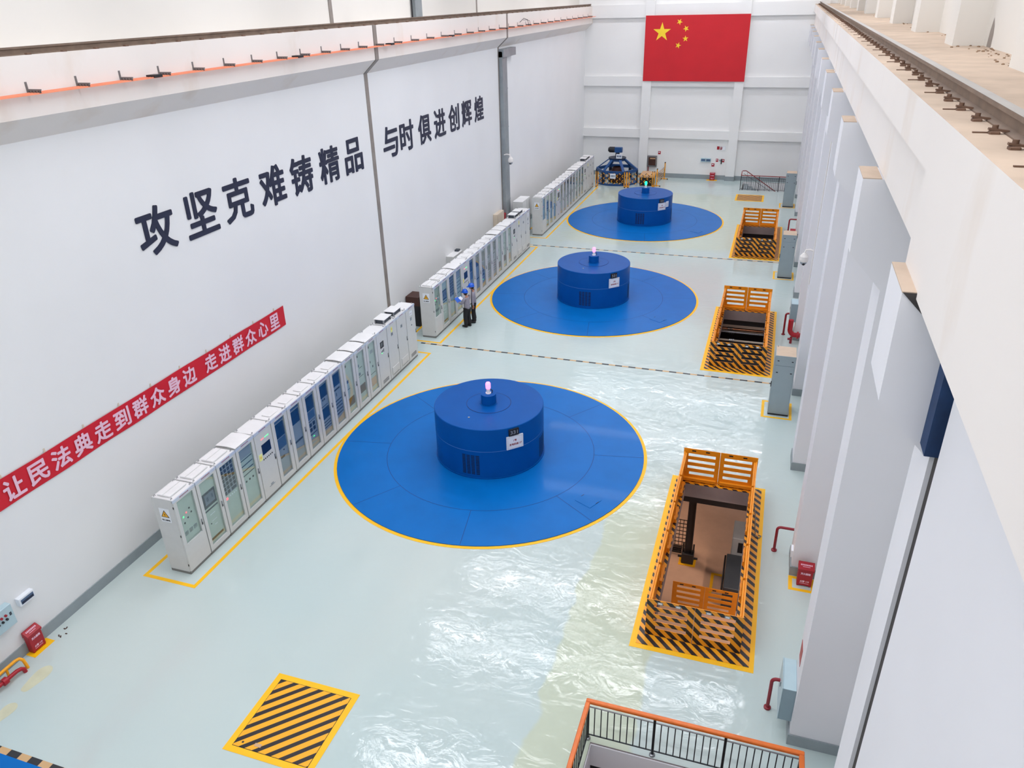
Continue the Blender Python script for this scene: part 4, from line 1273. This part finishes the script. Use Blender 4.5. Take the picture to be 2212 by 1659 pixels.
# ---- near stair railing
t = thing('stair_railing', 'steel railing with orange wooden handrail round the near stairwell', 'railing', (-2.1, 10.02, 0))
RW = 3.79
mb = MB()
mb.bbox(-.045, RW + .045, -.045, .045, 1.0, 1.06, 'wood', .015)
mb.bbox(-.045, .045, -4.6, -.046, 1.0, 1.06, 'wood', .015)
mb.bbox(RW - .045, RW + .045, -4.6, -.046, 1.0, 1.06, 'wood', .015)
mb.build('handrail', t)
posts = [(0, 0), (1.25, 0), (2.52, 0), (RW, 0), (0, -1.3), (0, -2.6), (RW, -1.3), (RW, -2.6)]
for x, y in posts:
    mb = MB(); mb.tube([(x, y, 0), (x, y, 1.0)], .026, 'balu', 12); p = mb.build('post', t)
    mb = MB(); mb.lathe([(.06, .0), (.055, .03), (.03, .045)], (x, y, 0), 'steel', 16); mb.build('base_ring', p)
for (x0, y0, x1, y1) in ((0, 0, RW, 0), (0, 0, 0, -4.6), (RW, 0, RW, -4.6)):
    mb = MB(); mb.tube([(x0, y0, .88), (x1, y1, .88)], .014, 'steel', 8); mb.build('upper_bar', t)
    mb = MB(); mb.tube([(x0, y0, .12), (x1, y1, .12)], .014, 'balu', 8); mb.build('lower_bar', t)
bm = MB(); bm.tube([(0, 0, .12), (0, 0, .88)], .011, 'balu', 8)
b0 = bm.build('baluster', t)
spots = []
for a, b in ((0, 1.25), (1.25, 2.52), (2.52, RW)):
    n = 9
    spots += [(a + (b - a) * (k + 1) / (n + 1), 0) for k in range(n)]
spots += [(0, -1.3 * (k + 1) / 10) for k in range(9)] + [(0, -1.3 - 1.3 * (k + 1) / 10) for k in range(9)] + [(RW, -1.3 * (k + 1) / 10) for k in range(9)]
for k, (x, y) in enumerate(spots):
    o = b0 if k == 0 else b0.copy()
    if k: COL.objects.link(o); o.parent = t
    o.location = (x, y, 0)
# ---- far stair railing
t = thing('stair_railing', 'steel railing with maroon handrail round the far stairwell', 'railing', (-2.2, 57.95, 0))
mb = MB(); mb.bar((-.03, 0, 1.06), (3.7, 0, 1.06), .06, .05, 'maroon')
mb.bar((0, .08, 1.1), (-.02, 1.2, 1.1), .06, .05, 'maroon')
mb.bar((0, 1.2, 1.14), (.25, 1.2, 1.16), .06, .05, 'maroon'); mb.bar((.25, 1.2, 1.16), (2.6, 1.2, -.35), .06, .05, 'maroon')
mb.build('handrail', t)
for x in (0, 1.25, 2.6, 3.65):
    mb = MB(); mb.tube([(x, 0, 0), (x, 0, 1.05)], .025, 'balu', 10); mb.build('post', t)
mb = MB(); mb.tube([(0, 0, .92), (3.65, 0, .92)], .012, 'balu', 8); mb.build('upper_bar', t)
mb = MB(); mb.tube([(0, 0, .1), (3.65, 0, .1)], .012, 'balu', 8); mb.build('lower_bar', t)
mb = MB(); mb.tube([(.1, 1.2, .95), (2.4, 1.2, -.45)], .012, 'balu', 8); mb.build('stair_bar', t)
bm = MB(); bm.tube([(0, 0, .1), (0, 0, .92)], .01, 'balu', 6); b0 = bm.build('baluster', t)
k = 0
for i in range(1, 29):
    x = 3.65 * i / 29
    if min(abs(x - p) for p in (0, 1.25, 2.6, 3.65)) < .05: continue
    o = b0 if k == 0 else b0.copy()
    if k: COL.objects.link(o); o.parent = t
    o.location = (x, 0, 0); k += 1
for k in range(7):
    x = .35 + .33 * k
    mb = MB(); z = 1.1 - (x - .25) * .643
    mb.tube([(x, 1.2, z - .9), (x, 1.2, z)], .01, 'balu', 6); mb.build('stair_baluster', t)

# ---- crane rails
t = thing('crane_rail', 'rusty crane rail on the dusty beam at the right', 'crane rail', (1.565, 0, 11.95), group='crane rails')
prof = [(-.065, 0), (.065, 0), (.065, .012), (.012, .03), (.012, .10), (.045, .115), (.045, .15), (-.045, .15), (-.045, .115), (-.012, .10), (-.012, .03), (-.065, .012)]
mb = MB(); mb.prism([(x, 1.5, z) for x, z in prof], (0, 59.5, 0), 'railbrown'); mb.poly([(-.045, 1.5, .151), (.045, 1.5, .151), (.045, 61, .151), (-.045, 61, .151)], 'railtop'); mb.build('rail', t)
random.seed(3)
cm = MB(); cm.bbox(-.035, .035, -.035, .035, 0, .022, 'clip', .008); cm.tube([(0, 0, .02), (0, 0, .062)], .02, 'clip', 6); cm.bar((-.04, 0, .035), (.09, 0, .02), .04, .015, 'clip')
c0 = cm.build('rail_clip', t)
pm = MB(); pm.bar((-.13, .03, .005), (.0, .03, .005), .022, .008, 'clip')
pm.build('shim', c0)
for k in range(1, 90):
    o = c0.copy(); COL.objects.link(o); o.parent = t
    o.location = (-.135 + random.uniform(-.01, .01), 3.9 + .62 * k, 0)
    if k % 2 == 0:
        g = c0.children[0].copy(); COL.objects.link(g); g.parent = o
c0.location = (-.135, 3.9, 0)
t = thing('crane_rail', 'dark crane rail along the top of the left wall beam', 'crane rail', (-14.2, 0, 12.1), group='crane rails')
mb = MB(); mb.prism([(x, 5, z) for x, z in prof], (0, 56, 0), 'railbrown'); mb.build('rail', t)
cm = MB(); cm.bbox(.03, .12, -.05, .05, 0, .035, 'clip', .01); c0 = cm.build('rail_clip', t); c0.location = (.02, 9.0, 0)
for k in range(1, 60):
    o = c0.copy(); COL.objects.link(o); o.parent = t; o.location = (.02, 9.0 + .86 * k, 0)
# stones and dust heaps on the right ledge
mb = MB()
random.seed(11)
for k in range(170):
    y = random.choice((random.uniform(11.9, 16.0), random.uniform(7, 60), random.uniform(10.4, 12.2)))
    x = 3.08 - abs(random.gauss(0, .18)); r = random.uniform(.006, .022)
    if x < 1.8: continue
    mb.ball((x, y, 11.95 + r * .4), r * 1.3, r, r * .7, 'debris', 6, 4)
o = mb.build('rubble'); o['kind'] = 'stuff'; tag(o, 'scattered rubble and grit along the right ledge wall', 'rubble')

# ---- conductor rail on the left beam
t = thing('conductor_rail', 'orange crane conductor bars on brackets along the left beam', 'conductor rail', (-14.06, 0, 11.44))
for x in (.06, .14, .22, .30):
    mb = MB(); mb.bar((x, 8, -.015), (x, 60.8, -.015), .02, .03, 'conduct'); mb.build('conductor_bar', t)
bm = MB()
bm.box(0, .008, -.025, .025, -.02, .19, 'bracket'); bm.box(0, .34, -.02, .02, .035, .06, 'bracket'); bm.box(0, .34, -.02, -.015, .0, .06, 'bracket')
b0 = bm.build('bracket', t)
for x in (.06, .14, .22, .30):
    hm = MB(); hm.box(x - .022, x + .022, -.02, .02, -.01, .035, 'black'); hm.build('insulator', b0)
ysb = [8.5 + 1.218 * k for k in range(15)] + [26.8 + 1.49 * k for k in range(23)]
for k, y in enumerate(ysb):
    o = b0 if k == 0 else b0.copy()
    if k:
        COL.objects.link(o); o.parent = t
        for ch in b0.children:
            g = ch.copy(); COL.objects.link(g); g.parent = o
    o.location = (0, y, 0)
for y in (15.4, 21.4, 27.5, 33.3, 40.5):
    mb = MB(); mb.box(.1, .34, y - .13, y + .13, -.02, .04, 'black'); mb.build('feed_joint', t)
mb = MB(); mb.tube([(.3, 44.3, .0), (.32, 44.0, .3), (.3, 43.4, .38), (.2, 43.0, .2)], .015, 'black', 6); mb.tube([(.3, 44.6, .0), (.34, 44.3, .24), (.33, 43.6, .3), (.3, 43.3, .3)], .012, 'black', 6)
tag(mb.build('cable', None, (-14.06, 0, 11.44)), 'black cable loop at the conductor bars near the second wall joint', 'cable')

# ---- duct, cameras on the walls
t = thing('cable_duct', 'galvanised cable duct running up the left wall beside the second joint', 'duct', (XL + .004, 41.85, 0))
mb = MB(); mb.box(0, .22, -.38, .38, 0, 10.3, 'duct'); mb.build('riser', t)
for z in (2.4, 4.4, 6.4, 8.4):
    mb = MB(); mb.box(0, .23, -.40, .40, z, z + .05, 'duct'); mb.build('flange', t)
mb = MB(); mb.box(.0, .3, -.38, 1.7, 10.02, 10.42, 'duct'); mb.build('elbow', t)
t = thing('cable_duct', 'grey duct on the upper left wall above the crane rail', 'duct', (XL - .5, 32.65, 12.14))
mb = MB(); mb.box(0, .15, -.33, .33, 0, 4.8, 'duct'); mb.build('riser', t)
mb = MB(); mb.tube([(.06, -.5, 0), (.06, -.5, 4.8)], .035, 'black', 8); mb.build('cable', t)
def camera_dome(label, loc, side):
    t = thing('security_camera', label, 'camera', loc)
    mb = MB(); mb.tube([(0, 0, .32), (.16 * side, 0, .36), (.34 * side, 0, .34), (.38 * side, 0, .22)], .03, 'lamphouse', 8); mb.build('arm', t)
    mb = MB(); mb.lathe([(.001, .24), (.06, .23), (.14, .12), (.15, 0), (.13, -.06)], (.38 * side, 0, 0), 'lamphouse', 24); mb.disc((.38 * side, 0, -.05), .13, 'lamphouse', 24); mb.build('housing', t)
    mb = MB(); mb.ball((.38 * side, 0, -.07), .11, .11, .12, 'greyp', 16, 8); q = mb.build('dome', t)
    mb = MB(); mb.ball((.37 * side, -.07, -.13), .05, .05, .05, 'black', 10, 6); mb.build('lens', q)
camera_dome('white dome camera on the left wall in front of the galvanised duct', (XL + .2, 41.4, 4.7), 1)
camera_dome('white dome camera on the column right of the middle hatch', (XC, 26.75, 4.72), -.72)
mb = MB(); mb.tube([(0, 0, 0), (0, 0, 6.2)], .018, 'lamphouse', 8); tag(mb.build('conduit', None, (XC - .02, 26.35, 4.0)), 'thin white conduit up the joint of the twin columns', 'conduit')

# ---- machine in the far left corner
MC = (-11.42, 58.95)
t = thing('turbine_head', 'blue machine on a splayed frame in the far left corner, motor on top', 'machine', (MC[0], MC[1], 0))
R1, R2, z1, z2 = 1.55, .58, .93, 1.82
mb = MB(); mb.lathe([(R1 + .08, 0), (R1 + .08, .1), (R1 - .25, .1), (R1 - .25, 0)], (0, 0, 0), 'machine', 48, False); mb.build('base_ring', t)
cor = [(math.cos(PI / 3 * k), math.sin(PI / 3 * k)) for k in range(6)]
for k in range(6):
    c, s_ = cor[k]; c2, s2 = cor[(k + 1) % 6]
    mb = MB(); mb.bar((R1 * c, R1 * s_, .1), (R1 * c, R1 * s_, z1), .22, .12, 'machdark', up=(c, s_, 0)); mb.build('post', t)
    mb = MB(); mb.bar((R1 * c, R1 * s_, z1), (R1 * c2, R1 * s2, z1), .1, .22, 'machine'); mb.build('ring_beam', t)
    mb = MB(); mb.bar((R1 * c, R1 * s_, z1 + .05), (R2 * c, R2 * s_, z2 - .1), .2, .07, 'machine'); mb.build('leg', t)
mb = MB(); mb.lathe([(R2 + .04, z2 - .24), (R2 + .02, z2 - .06), (.2, z2 - .06)], (0, 0, 0), 'machine', 6, False); mb.build('collar', t)
mb = MB(); mb.lathe([(.66, z2 - .06), (.66, z2)], (0, 0, 0), 'machdark', 36); mb.disc((0, 0, z2), .66, 'machdark', 36); mb.build('top_plate', t)
mb = MB(); mb.lathe([(.2, z2), (.17, z2 + .12), (.15, z2 + .42)], (0, 0, 0), 'machdark', 20); mb.build('pedestal', t)
mb = MB(); mb.bar((.32, 0, z2 + .55), (-.2, 0, z2 + .55), .34, .36, 'machine'); mb.tube([(.33, 0, z2 + .55), (.36, 0, z2 + .55)], .2, 'machine', 16); mb.build('gearbox', t)
mb = MB(); mb.tube([(-.2, 0, z2 + .55), (-.62, 0, z2 + .55)], .21, 'black', 18); mb.tube([(-.62, 0, z2 + .55), (-.7, 0, z2 + .55)], .15, 'black', 18); mb.build('motor', t)
mb = MB(); mb.lathe([(.62, .06), (.62, .8)], (0, 0, 0), 'brown', 36); mb.disc((0, 0, .8), .62, 'brown', 36); mb.lathe([(.42, .8), (.38, 1.05), (.3, 1.1)], (0, .1, 0), 'brown', 24); mb.build('core', t)
mb = MB(); mb.box(.02, .46, -.62, -.605, z2 + .02, z2 + .34, 'paper')
for k in range(3): mb.box(.08 + .12 * k, .16 + .12 * k, -.622, -.62, z2 + .11, z2 + .25, 'screen2')
mb.build('sign', t)

# ---- expanding barriers in front of the machine
def barrier(label, p0, p1, n, h=1.1, post2=True):
    t = thing('expanding_barrier', label, 'barrier', (p0[0], p0[1], 0), group='yellow and black expanding barriers')
    d = Vector((p1[0] - p0[0], p1[1] - p0[1], 0)); L = d.length; d.normalize(); sd = Vector((-d.y, d.x, 0))
    for q in (0, L):
        for e in (-.07, .07):
            c = d * (q + e)
            mb = MB(); mb.bar(c, c + Vector((0, 0, h)), .05, .05, 'pipeyellow'); p = mb.build('post', t)
            mb = MB(); mb.bar(c + Vector((0, 0, h)), c + Vector((0, 0, h + .05)), .06, .06, 'black'); mb.build('cap', p)
        mb = MB(); mb.bar(d * q - sd * .24 + Vector((0, 0, .06)), d * q + sd * .24 + Vector((0, 0, .06)), .05, .05, 'pipeyellow'); f = mb.build('foot', t)
        for e in (-.24, .24):
            mb = MB(); mb.tube([d * q + sd * e + Vector((0, 0, 0)), d * q + sd * e + Vector((0, 0, .08))], .04, 'black', 8); mb.build('wheel', f)
    w = (L - .14) / n
    for k in range(n):
        a = d * (.07 + w * k); b = d * (.07 + w * (k + 1))
        for (za, zb) in ((.2, .62), (.62, .2), (.58, 1.0), (1.0, .58)):
            mb = MB()
            A = a + Vector((0, 0, za)); B = b + Vector((0, 0, zb))
            for q in range(4):
                mb.bar(A.lerp(B, q / 4), A.lerp(B, (q + 1) / 4), .012, .04, 'pipeyellow' if q % 2 == 0 else 'black')
            mb.build('lattice_strip', t)
    return t
b1 = barrier('yellow and black expanding barrier right in front of the blue machine', (-12.55, 57.08), (-10.42, 57.15), 5)
mb = MB(); mb.box(1.0, 1.42, -.06, -.05, .62, .98, 'paper')
for k in range(4): mb.box(1.06 + .08 * k, 1.11 + .08 * k, -.062, -.06, .72, .88, 'screen2')
mb.build('sign', b1)
barrier('yellow and black expanding barrier in front of the tan topped crate', (-10.22, 57.2), (-8.42, 57.62), 4)
barrier('yellow and black expanding barrier standing end-on to the far wall', (-8.2, 57.9), (-8.0, 60.45), 6, 1.25)
t = thing('crate', 'black crate with a tan cover behind the expanding barrier', 'crate', (-8.98, 58.5, 0))
mb = MB(); mb.bbox(-.5, .48, -.55, .75, 0, .62, 'black', .02); mb.build('body', t)
mb = MB(); mb.bbox(-.56, .56, -.65, .85, .62, .82, 'kraft', .08); mb.build('cover', t)

# ---- far wall fittings
t = thing('hydrant_cabinet', 'metal framed fire hydrant cabinet on the far wall with a pipe below', 'cabinet', (-9.1, YF - .02, .82))
mb = MB(); mb.box(-.36, .36, -.2, 0, 0, .82, 'steel'); mb.build('frame', t)
mb = MB(); mb.box(-.27, .27, -.21, -.2, .1, .72, 'brown'); d = mb.build('door', t)
mb = MB(); mb.box(-.15, .25, -.215, -.21, .58, .66, 'kraft'); mb.build('lettering_plate', d)
mb = MB(); mb.tube([(-.28, -.1, 0), (-.28, -.1, -.8)], .04, 'darkred', 10); mb.build('pipe', t)
FY = YF
def wallsign(label, x0, x1, z0, z1, m='firered', name='wall_sign', cat='sign', th=.02, detail=True):
    t = thing(name, label, cat, ((x0 + x1) / 2, FY, (z0 + z1) / 2), group=None)
    a, b = (x1 - x0) / 2, (z1 - z0) / 2
    mb = MB(); mb.box(-a, a, -th, 0, -b, b, m); mb.build('plate', t)
    if detail:
        mb = MB(); mb.box(-a * .55, a * .3, -th - .003, -th, -b * .1, b * .6, 'paper'); mb.build('symbol', t)
wallsign('red sign high on the far wall right of the hydrant cabinet', -8.69, -8.5, 1.74, 1.97)
wallsign('red sign above the extinguisher box on the far wall', -4.6, -4.39, .97, 1.2)
wallsign('red sign left of the small switch on the far wall', -4.31, -4.14, 1.33, 1.55)
wallsign('red sign right of the small switch on the far wall', -3.85, -3.69, 1.31, 1.54)
wallsign('upper red sign on the far wall, left of the alarm', -4.31, -4.13, 2.23, 2.46, detail=False)
wallsign('dark red alarm button between upper red sign and white bell', -4.08, -3.94, 2.25, 2.42, 'darkred', 'alarm_button', 'alarm', .06)
wallsign('round white alarm speaker on the far wall beside red sign', -3.92, -3.71, 2.2, 2.48, 'white', 'alarm_speaker', 'alarm', .06, False)
wallsign('small grey switch between two red signs on the far wall', -4.06, -3.94, 1.38, 1.5, 'greyp', 'wall_switch', 'switch', .05, False)
wallsign('black telephone handset on the far wall between red signs', -3.93, -3.86, 1.18, 1.55, 'black', 'handset', 'telephone', .08, False)
for x, lab in ((-5.24, 'left'), (-4.86, 'right')):
    t = thing('meter_box', '%s one of two blue-windowed meter boxes on the far wall' % lab, 'wall box', (x, FY, 1.44))
    mb = MB(); mb.bbox(-.18, .18, -.12, 0, -.14, .14, 'tallbox', .01); mb.build('body', t)
    mb = MB(); mb.box(-.15, .15, -.125, -.12, -.08, .08, 'screen2'); mb.build('window', t)

# ---- two workers
def skin_obj(name, nodes, edges, m, parent, sub=2, root=0):
    me = bpy.data.meshes.new(name)
    me.from_pydata([n[:3] for n in nodes], edges, [])
    ob = bpy.data.objects.new(name, me); COL.objects.link(ob)
    md = ob.modifiers.new('skin', 'SKIN'); md.use_smooth_shade = True; md.branch_smoothing = .4
    for k, n in enumerate(nodes):
        sv = me.skin_vertices[0].data[k]
        r = n[3]; sv.radius = r if isinstance(r, tuple) else (r, r); sv.use_root = (k == root)
    sb = ob.modifiers.new('sub', 'SUBSURF'); sb.levels = sub; sb.render_levels = sub
    dg = bpy.context.evaluated_depsgraph_get()
    m2 = bpy.data.meshes.new_from_object(ob.evaluated_get(dg))
    bpy.data.objects.remove(ob)
    m2.name = name
    m2.materials.clear(); m2.materials.append(M[m])
    for p in m2.polygons: p.use_smooth = True; p.material_index = 0
    o = bpy.data.objects.new(name, m2); COL.objects.link(o)
    if parent: o.parent = parent
    return o

def chain(nodes, edges, pts, start=None):
    prev = start
    for p in pts:
        nodes.append(p); k = len(nodes) - 1
        if prev is not None: edges.append((prev, k))
        prev = k
    return prev

def hand(nodes, edges, wrist, w, dirv, side, curl=.5):
    """palm, four fingers and a side thumb, grown from the wrist node"""
    d = Vector(dirv).normalized(); sdv = Vector(side).normalized(); nrm = d.cross(sdv)
    wv = Vector(w)
    palm = wv + d * .065
    nodes.append((*palm, (.034, .02))); pk = len(nodes) - 1; edges.append((wrist, pk))
    for k, (off, ln) in enumerate(((-.028, .062), (-.010, .075), (.010, .07), (.028, .055))):
        b = palm + d * .035 + sdv * off
        m_ = b + (d + nrm * curl * .4).normalized() * ln * .55
        e = m_ + (d + nrm * curl).normalized() * ln * .5
        chain(nodes, edges, [(*b, .010), (*m_, .009), (*e, .008)], pk)
    b = wv + d * .03 - sdv * .035
    chain(nodes, edges, [(*b, .012), (*(b + d * .03 - sdv * .02), .010), (*(b + d * .055 - sdv * .022), .008)], pk)

def worker(label, loc, rz, H, arms, feet, lookdown):
    """faces local +x; arms: per side (elbow, wrist, hand direction)"""
    t = thing('person', label, 'person', loc, rz)
    k = H / 1.72
    hipz, waist, chest, shz, neck = .93 * k, 1.06 * k, 1.27 * k, 1.405 * k, 1.475 * k
    hx = .03 + lookdown * .04
    body = [(0, 0, hipz, (.12, .15)), (0, 0, waist, (.10, .13)), (.01, 0, chest, (.115, .16)), (.0, 0, shz, (.085, .10)), (.015, 0, neck, .052), (hx, 0, 1.53 * k, (.062, .058)), (hx + .015, 0, 1.60 * k, (.088, .078)), (hx + .005, 0, 1.665 * k, (.085, .078))]
    be = [(i, i + 1) for i in range(7)]
    jack = [(0, 0, .79 * k, (.15, .19)), (0, 0, waist, (.125, .16)), (.01, 0, chest, (.13, .175)), (.0, 0, shz, (.098, .115)), (.012, 0, 1.46 * k, .066)]
    je = [(i, i + 1) for i in range(4)]
    trous = [(0, 0, 1.0 * k, (.115, .15))]; te = []
    shoes = []
    for s in (1, -1):
        fx, fy = feet[0 if s > 0 else 1]
        hip = (0, s * .09, .86 * k); kn = (fx * .5 + .03, s * .095 + (fy - s * .1) * .5, .48 * k); an = (fx - .02, fy, .085)
        chain(body, be, [(*hip, .095), (*kn, .062), (*an, .045), (fx + .04, fy, .05, .026), (fx + .10, fy, .045, .02)], 0)
        last = chain(trous, te, [(0, s * .10, .84 * k, .122), (*kn, .098), (an[0], an[1], .08, .092)], 0)
        sh = (0, s * .19, 1.385 * k); el, wr, hd, sd = arms[0 if s > 0 else 1]
        wk = chain(body, be, [(*sh, .055), (*el, .042), (*wr, .028)], 3)
        hand(body, be, wk, wr, hd, sd)
        e2 = Vector(wr) - (Vector(wr) - Vector(el)).normalized() * .02
        chain(jack, je, [(*sh, .074), (*el, .058), (*e2, .046)], 3)
        sn = [(fx - .09, fy, .055, (.058, .055)), (fx + .03, fy, .055, (.062, .06)), (fx + .13, fy, .045, (.058, .048)), (fx + .20, fy, .035, (.045, .034))]
        so = skin_obj('shoe', sn, [(0, 1), (1, 2), (2, 3)], 'black', t)
        zmin = min(v.co.z for v in so.data.vertices)
        so.location = (0, 0, -zmin)
    # nose and ears
    chain(body, be, [(hx + .10, 0, 1.585 * k, .014)], 6)
    for s in (1, -1): chain(body, be, [(hx - .005, s * .082, 1.59 * k, .016)], 6)
    skin_obj('body', body, be, 'skin', t)
    skin_obj('trousers', trous, te, 'trouser', t)
    skin_obj('jacket', jack, je, 'jacket', t)
    c = (hx + .005, 0, 1.655 * k)
    hm = MB(); hm.ball((hx - .03, 0, 1.60 * k), .085, .088, .085, 'hair', 16, 8, -.9, .5); hm.build('hair', t)
    fm = MB()
    for s in (1, -1): fm.ball((hx + .088, s * .03, 1.607 * k), .01, .014, .008, 'black', 8, 5)
    fm.box(hx + .088, hx + .097, -.022, .022, 1.548 * k, 1.556 * k, 'darkred')
    fm.build('face', t)
    hm = MB()
    hm.ball(c, .135, .118, .135, 'helmet', 24, 10, 0.0, 1.0)
    vs = []; n = 32
    for q in range(n):
        a = 2 * PI * q / n; ext = 1.12 + .42 * max(0, math.cos(a)) ** 3
        vs.append((c[0] + .135 * math.cos(a), c[1] + .118 * math.sin(a), c[2] + .004))
        vs.append((c[0] + .135 * ext * math.cos(a), c[1] + .118 * 1.1 * math.sin(a), c[2] - .012 - .02 * max(0, math.cos(a)) ** 2))
    hm.add(vs, [(2 * q, 2 * q + 1, (2 * q + 3) % (2 * n), (2 * q + 2) % (2 * n)) for q in range(n)], 'helmet', True)
    hm.add([(x, y, z - .006) for x, y, z in vs], [((2 * q + 2) % (2 * n), (2 * q + 3) % (2 * n), 2 * q + 1, 2 * q) for q in range(n)], 'helmet', True)
    for q in range(7):
        a = -.9 + q * .3
        hm.ball((c[0] - .02 + .13 * math.sin(a), 0, c[2] + .128 * math.cos(a)), .025, .012, .014, 'helmet', 8, 5)
    hm.build('helmet', t)
    return t
up = ((.03, .24, 1.13), (.02, .25, .87), (0.05, 0, -1), (1, 0, 0))
dn = ((.02, -.25, 1.13), (.04, -.26, .87), (.1, 0, -1), (1, 0, 0))
hold_l = ((.10, .23, 1.10), (.30, .16, 1.12), (1, -.2, .15), (0, -1, .1))
hold_r = ((.10, -.23, 1.10), (.30, -.10, 1.10), (1, .3, .1), (0, 1, .1))
worker('person in blue helmet and grey work jacket holding an open blue folder, nearer the viewer', (-11.93, 28.86, 0), PI - .25, 1.66, (hold_l, hold_r), ((.03, .11), (-.02, -.10)), 1)
worker('person in blue helmet and grey jacket with arms down, standing beyond the folder holder', (-11.84, 29.42, 0), PI + .35, 1.76, (up, dn), ((.02, .11), (.0, -.11)), 1)
a = PI - .25
t = thing('folder', 'open blue folder with white sheets held by the nearer worker', 'folder', (-11.93 + math.cos(a) * .40, 28.86 + math.sin(a) * .40, 1.15), a)
mb = MB(); mb.obox((0, .12, .06), (.085, 0, .085), (0, .12, .0), (-.004, 0, .004), 'folder'); mb.build('cover', t)
mb = MB(); mb.obox((0, -.12, .04), (.10, 0, .06), (0, .12, .0), (-.003, 0, .005), 'folder'); mb.build('cover', t)
mb = MB(); mb.obox((-.006, -.12, .048), (.09, 0, .054), (0, .10, .0), (-.001, 0, .002), 'paper'); mb.build('sheet', t)

# ---- chips of fallen paint on the floor by the left extinguisher box
mb = MB()
random.seed(5)
for (x, y) in ((-14.36, 9.32), (-14.33, 9.07), (-14.27, 9.06), (-14.22, 9.17), (-14.38, 9.28)):
    a = random.uniform(0, PI); r = random.uniform(.015, .035)
    mb.obox((x, y, .006), (r * math.cos(a), r * math.sin(a), 0), (-.012 * math.sin(a), .012 * math.cos(a), 0), (0, 0, .005), 'brown')
o = mb.build('debris'); o['kind'] = 'stuff'; tag(o, 'brown paint chips on the floor near the left extinguisher box', 'debris')
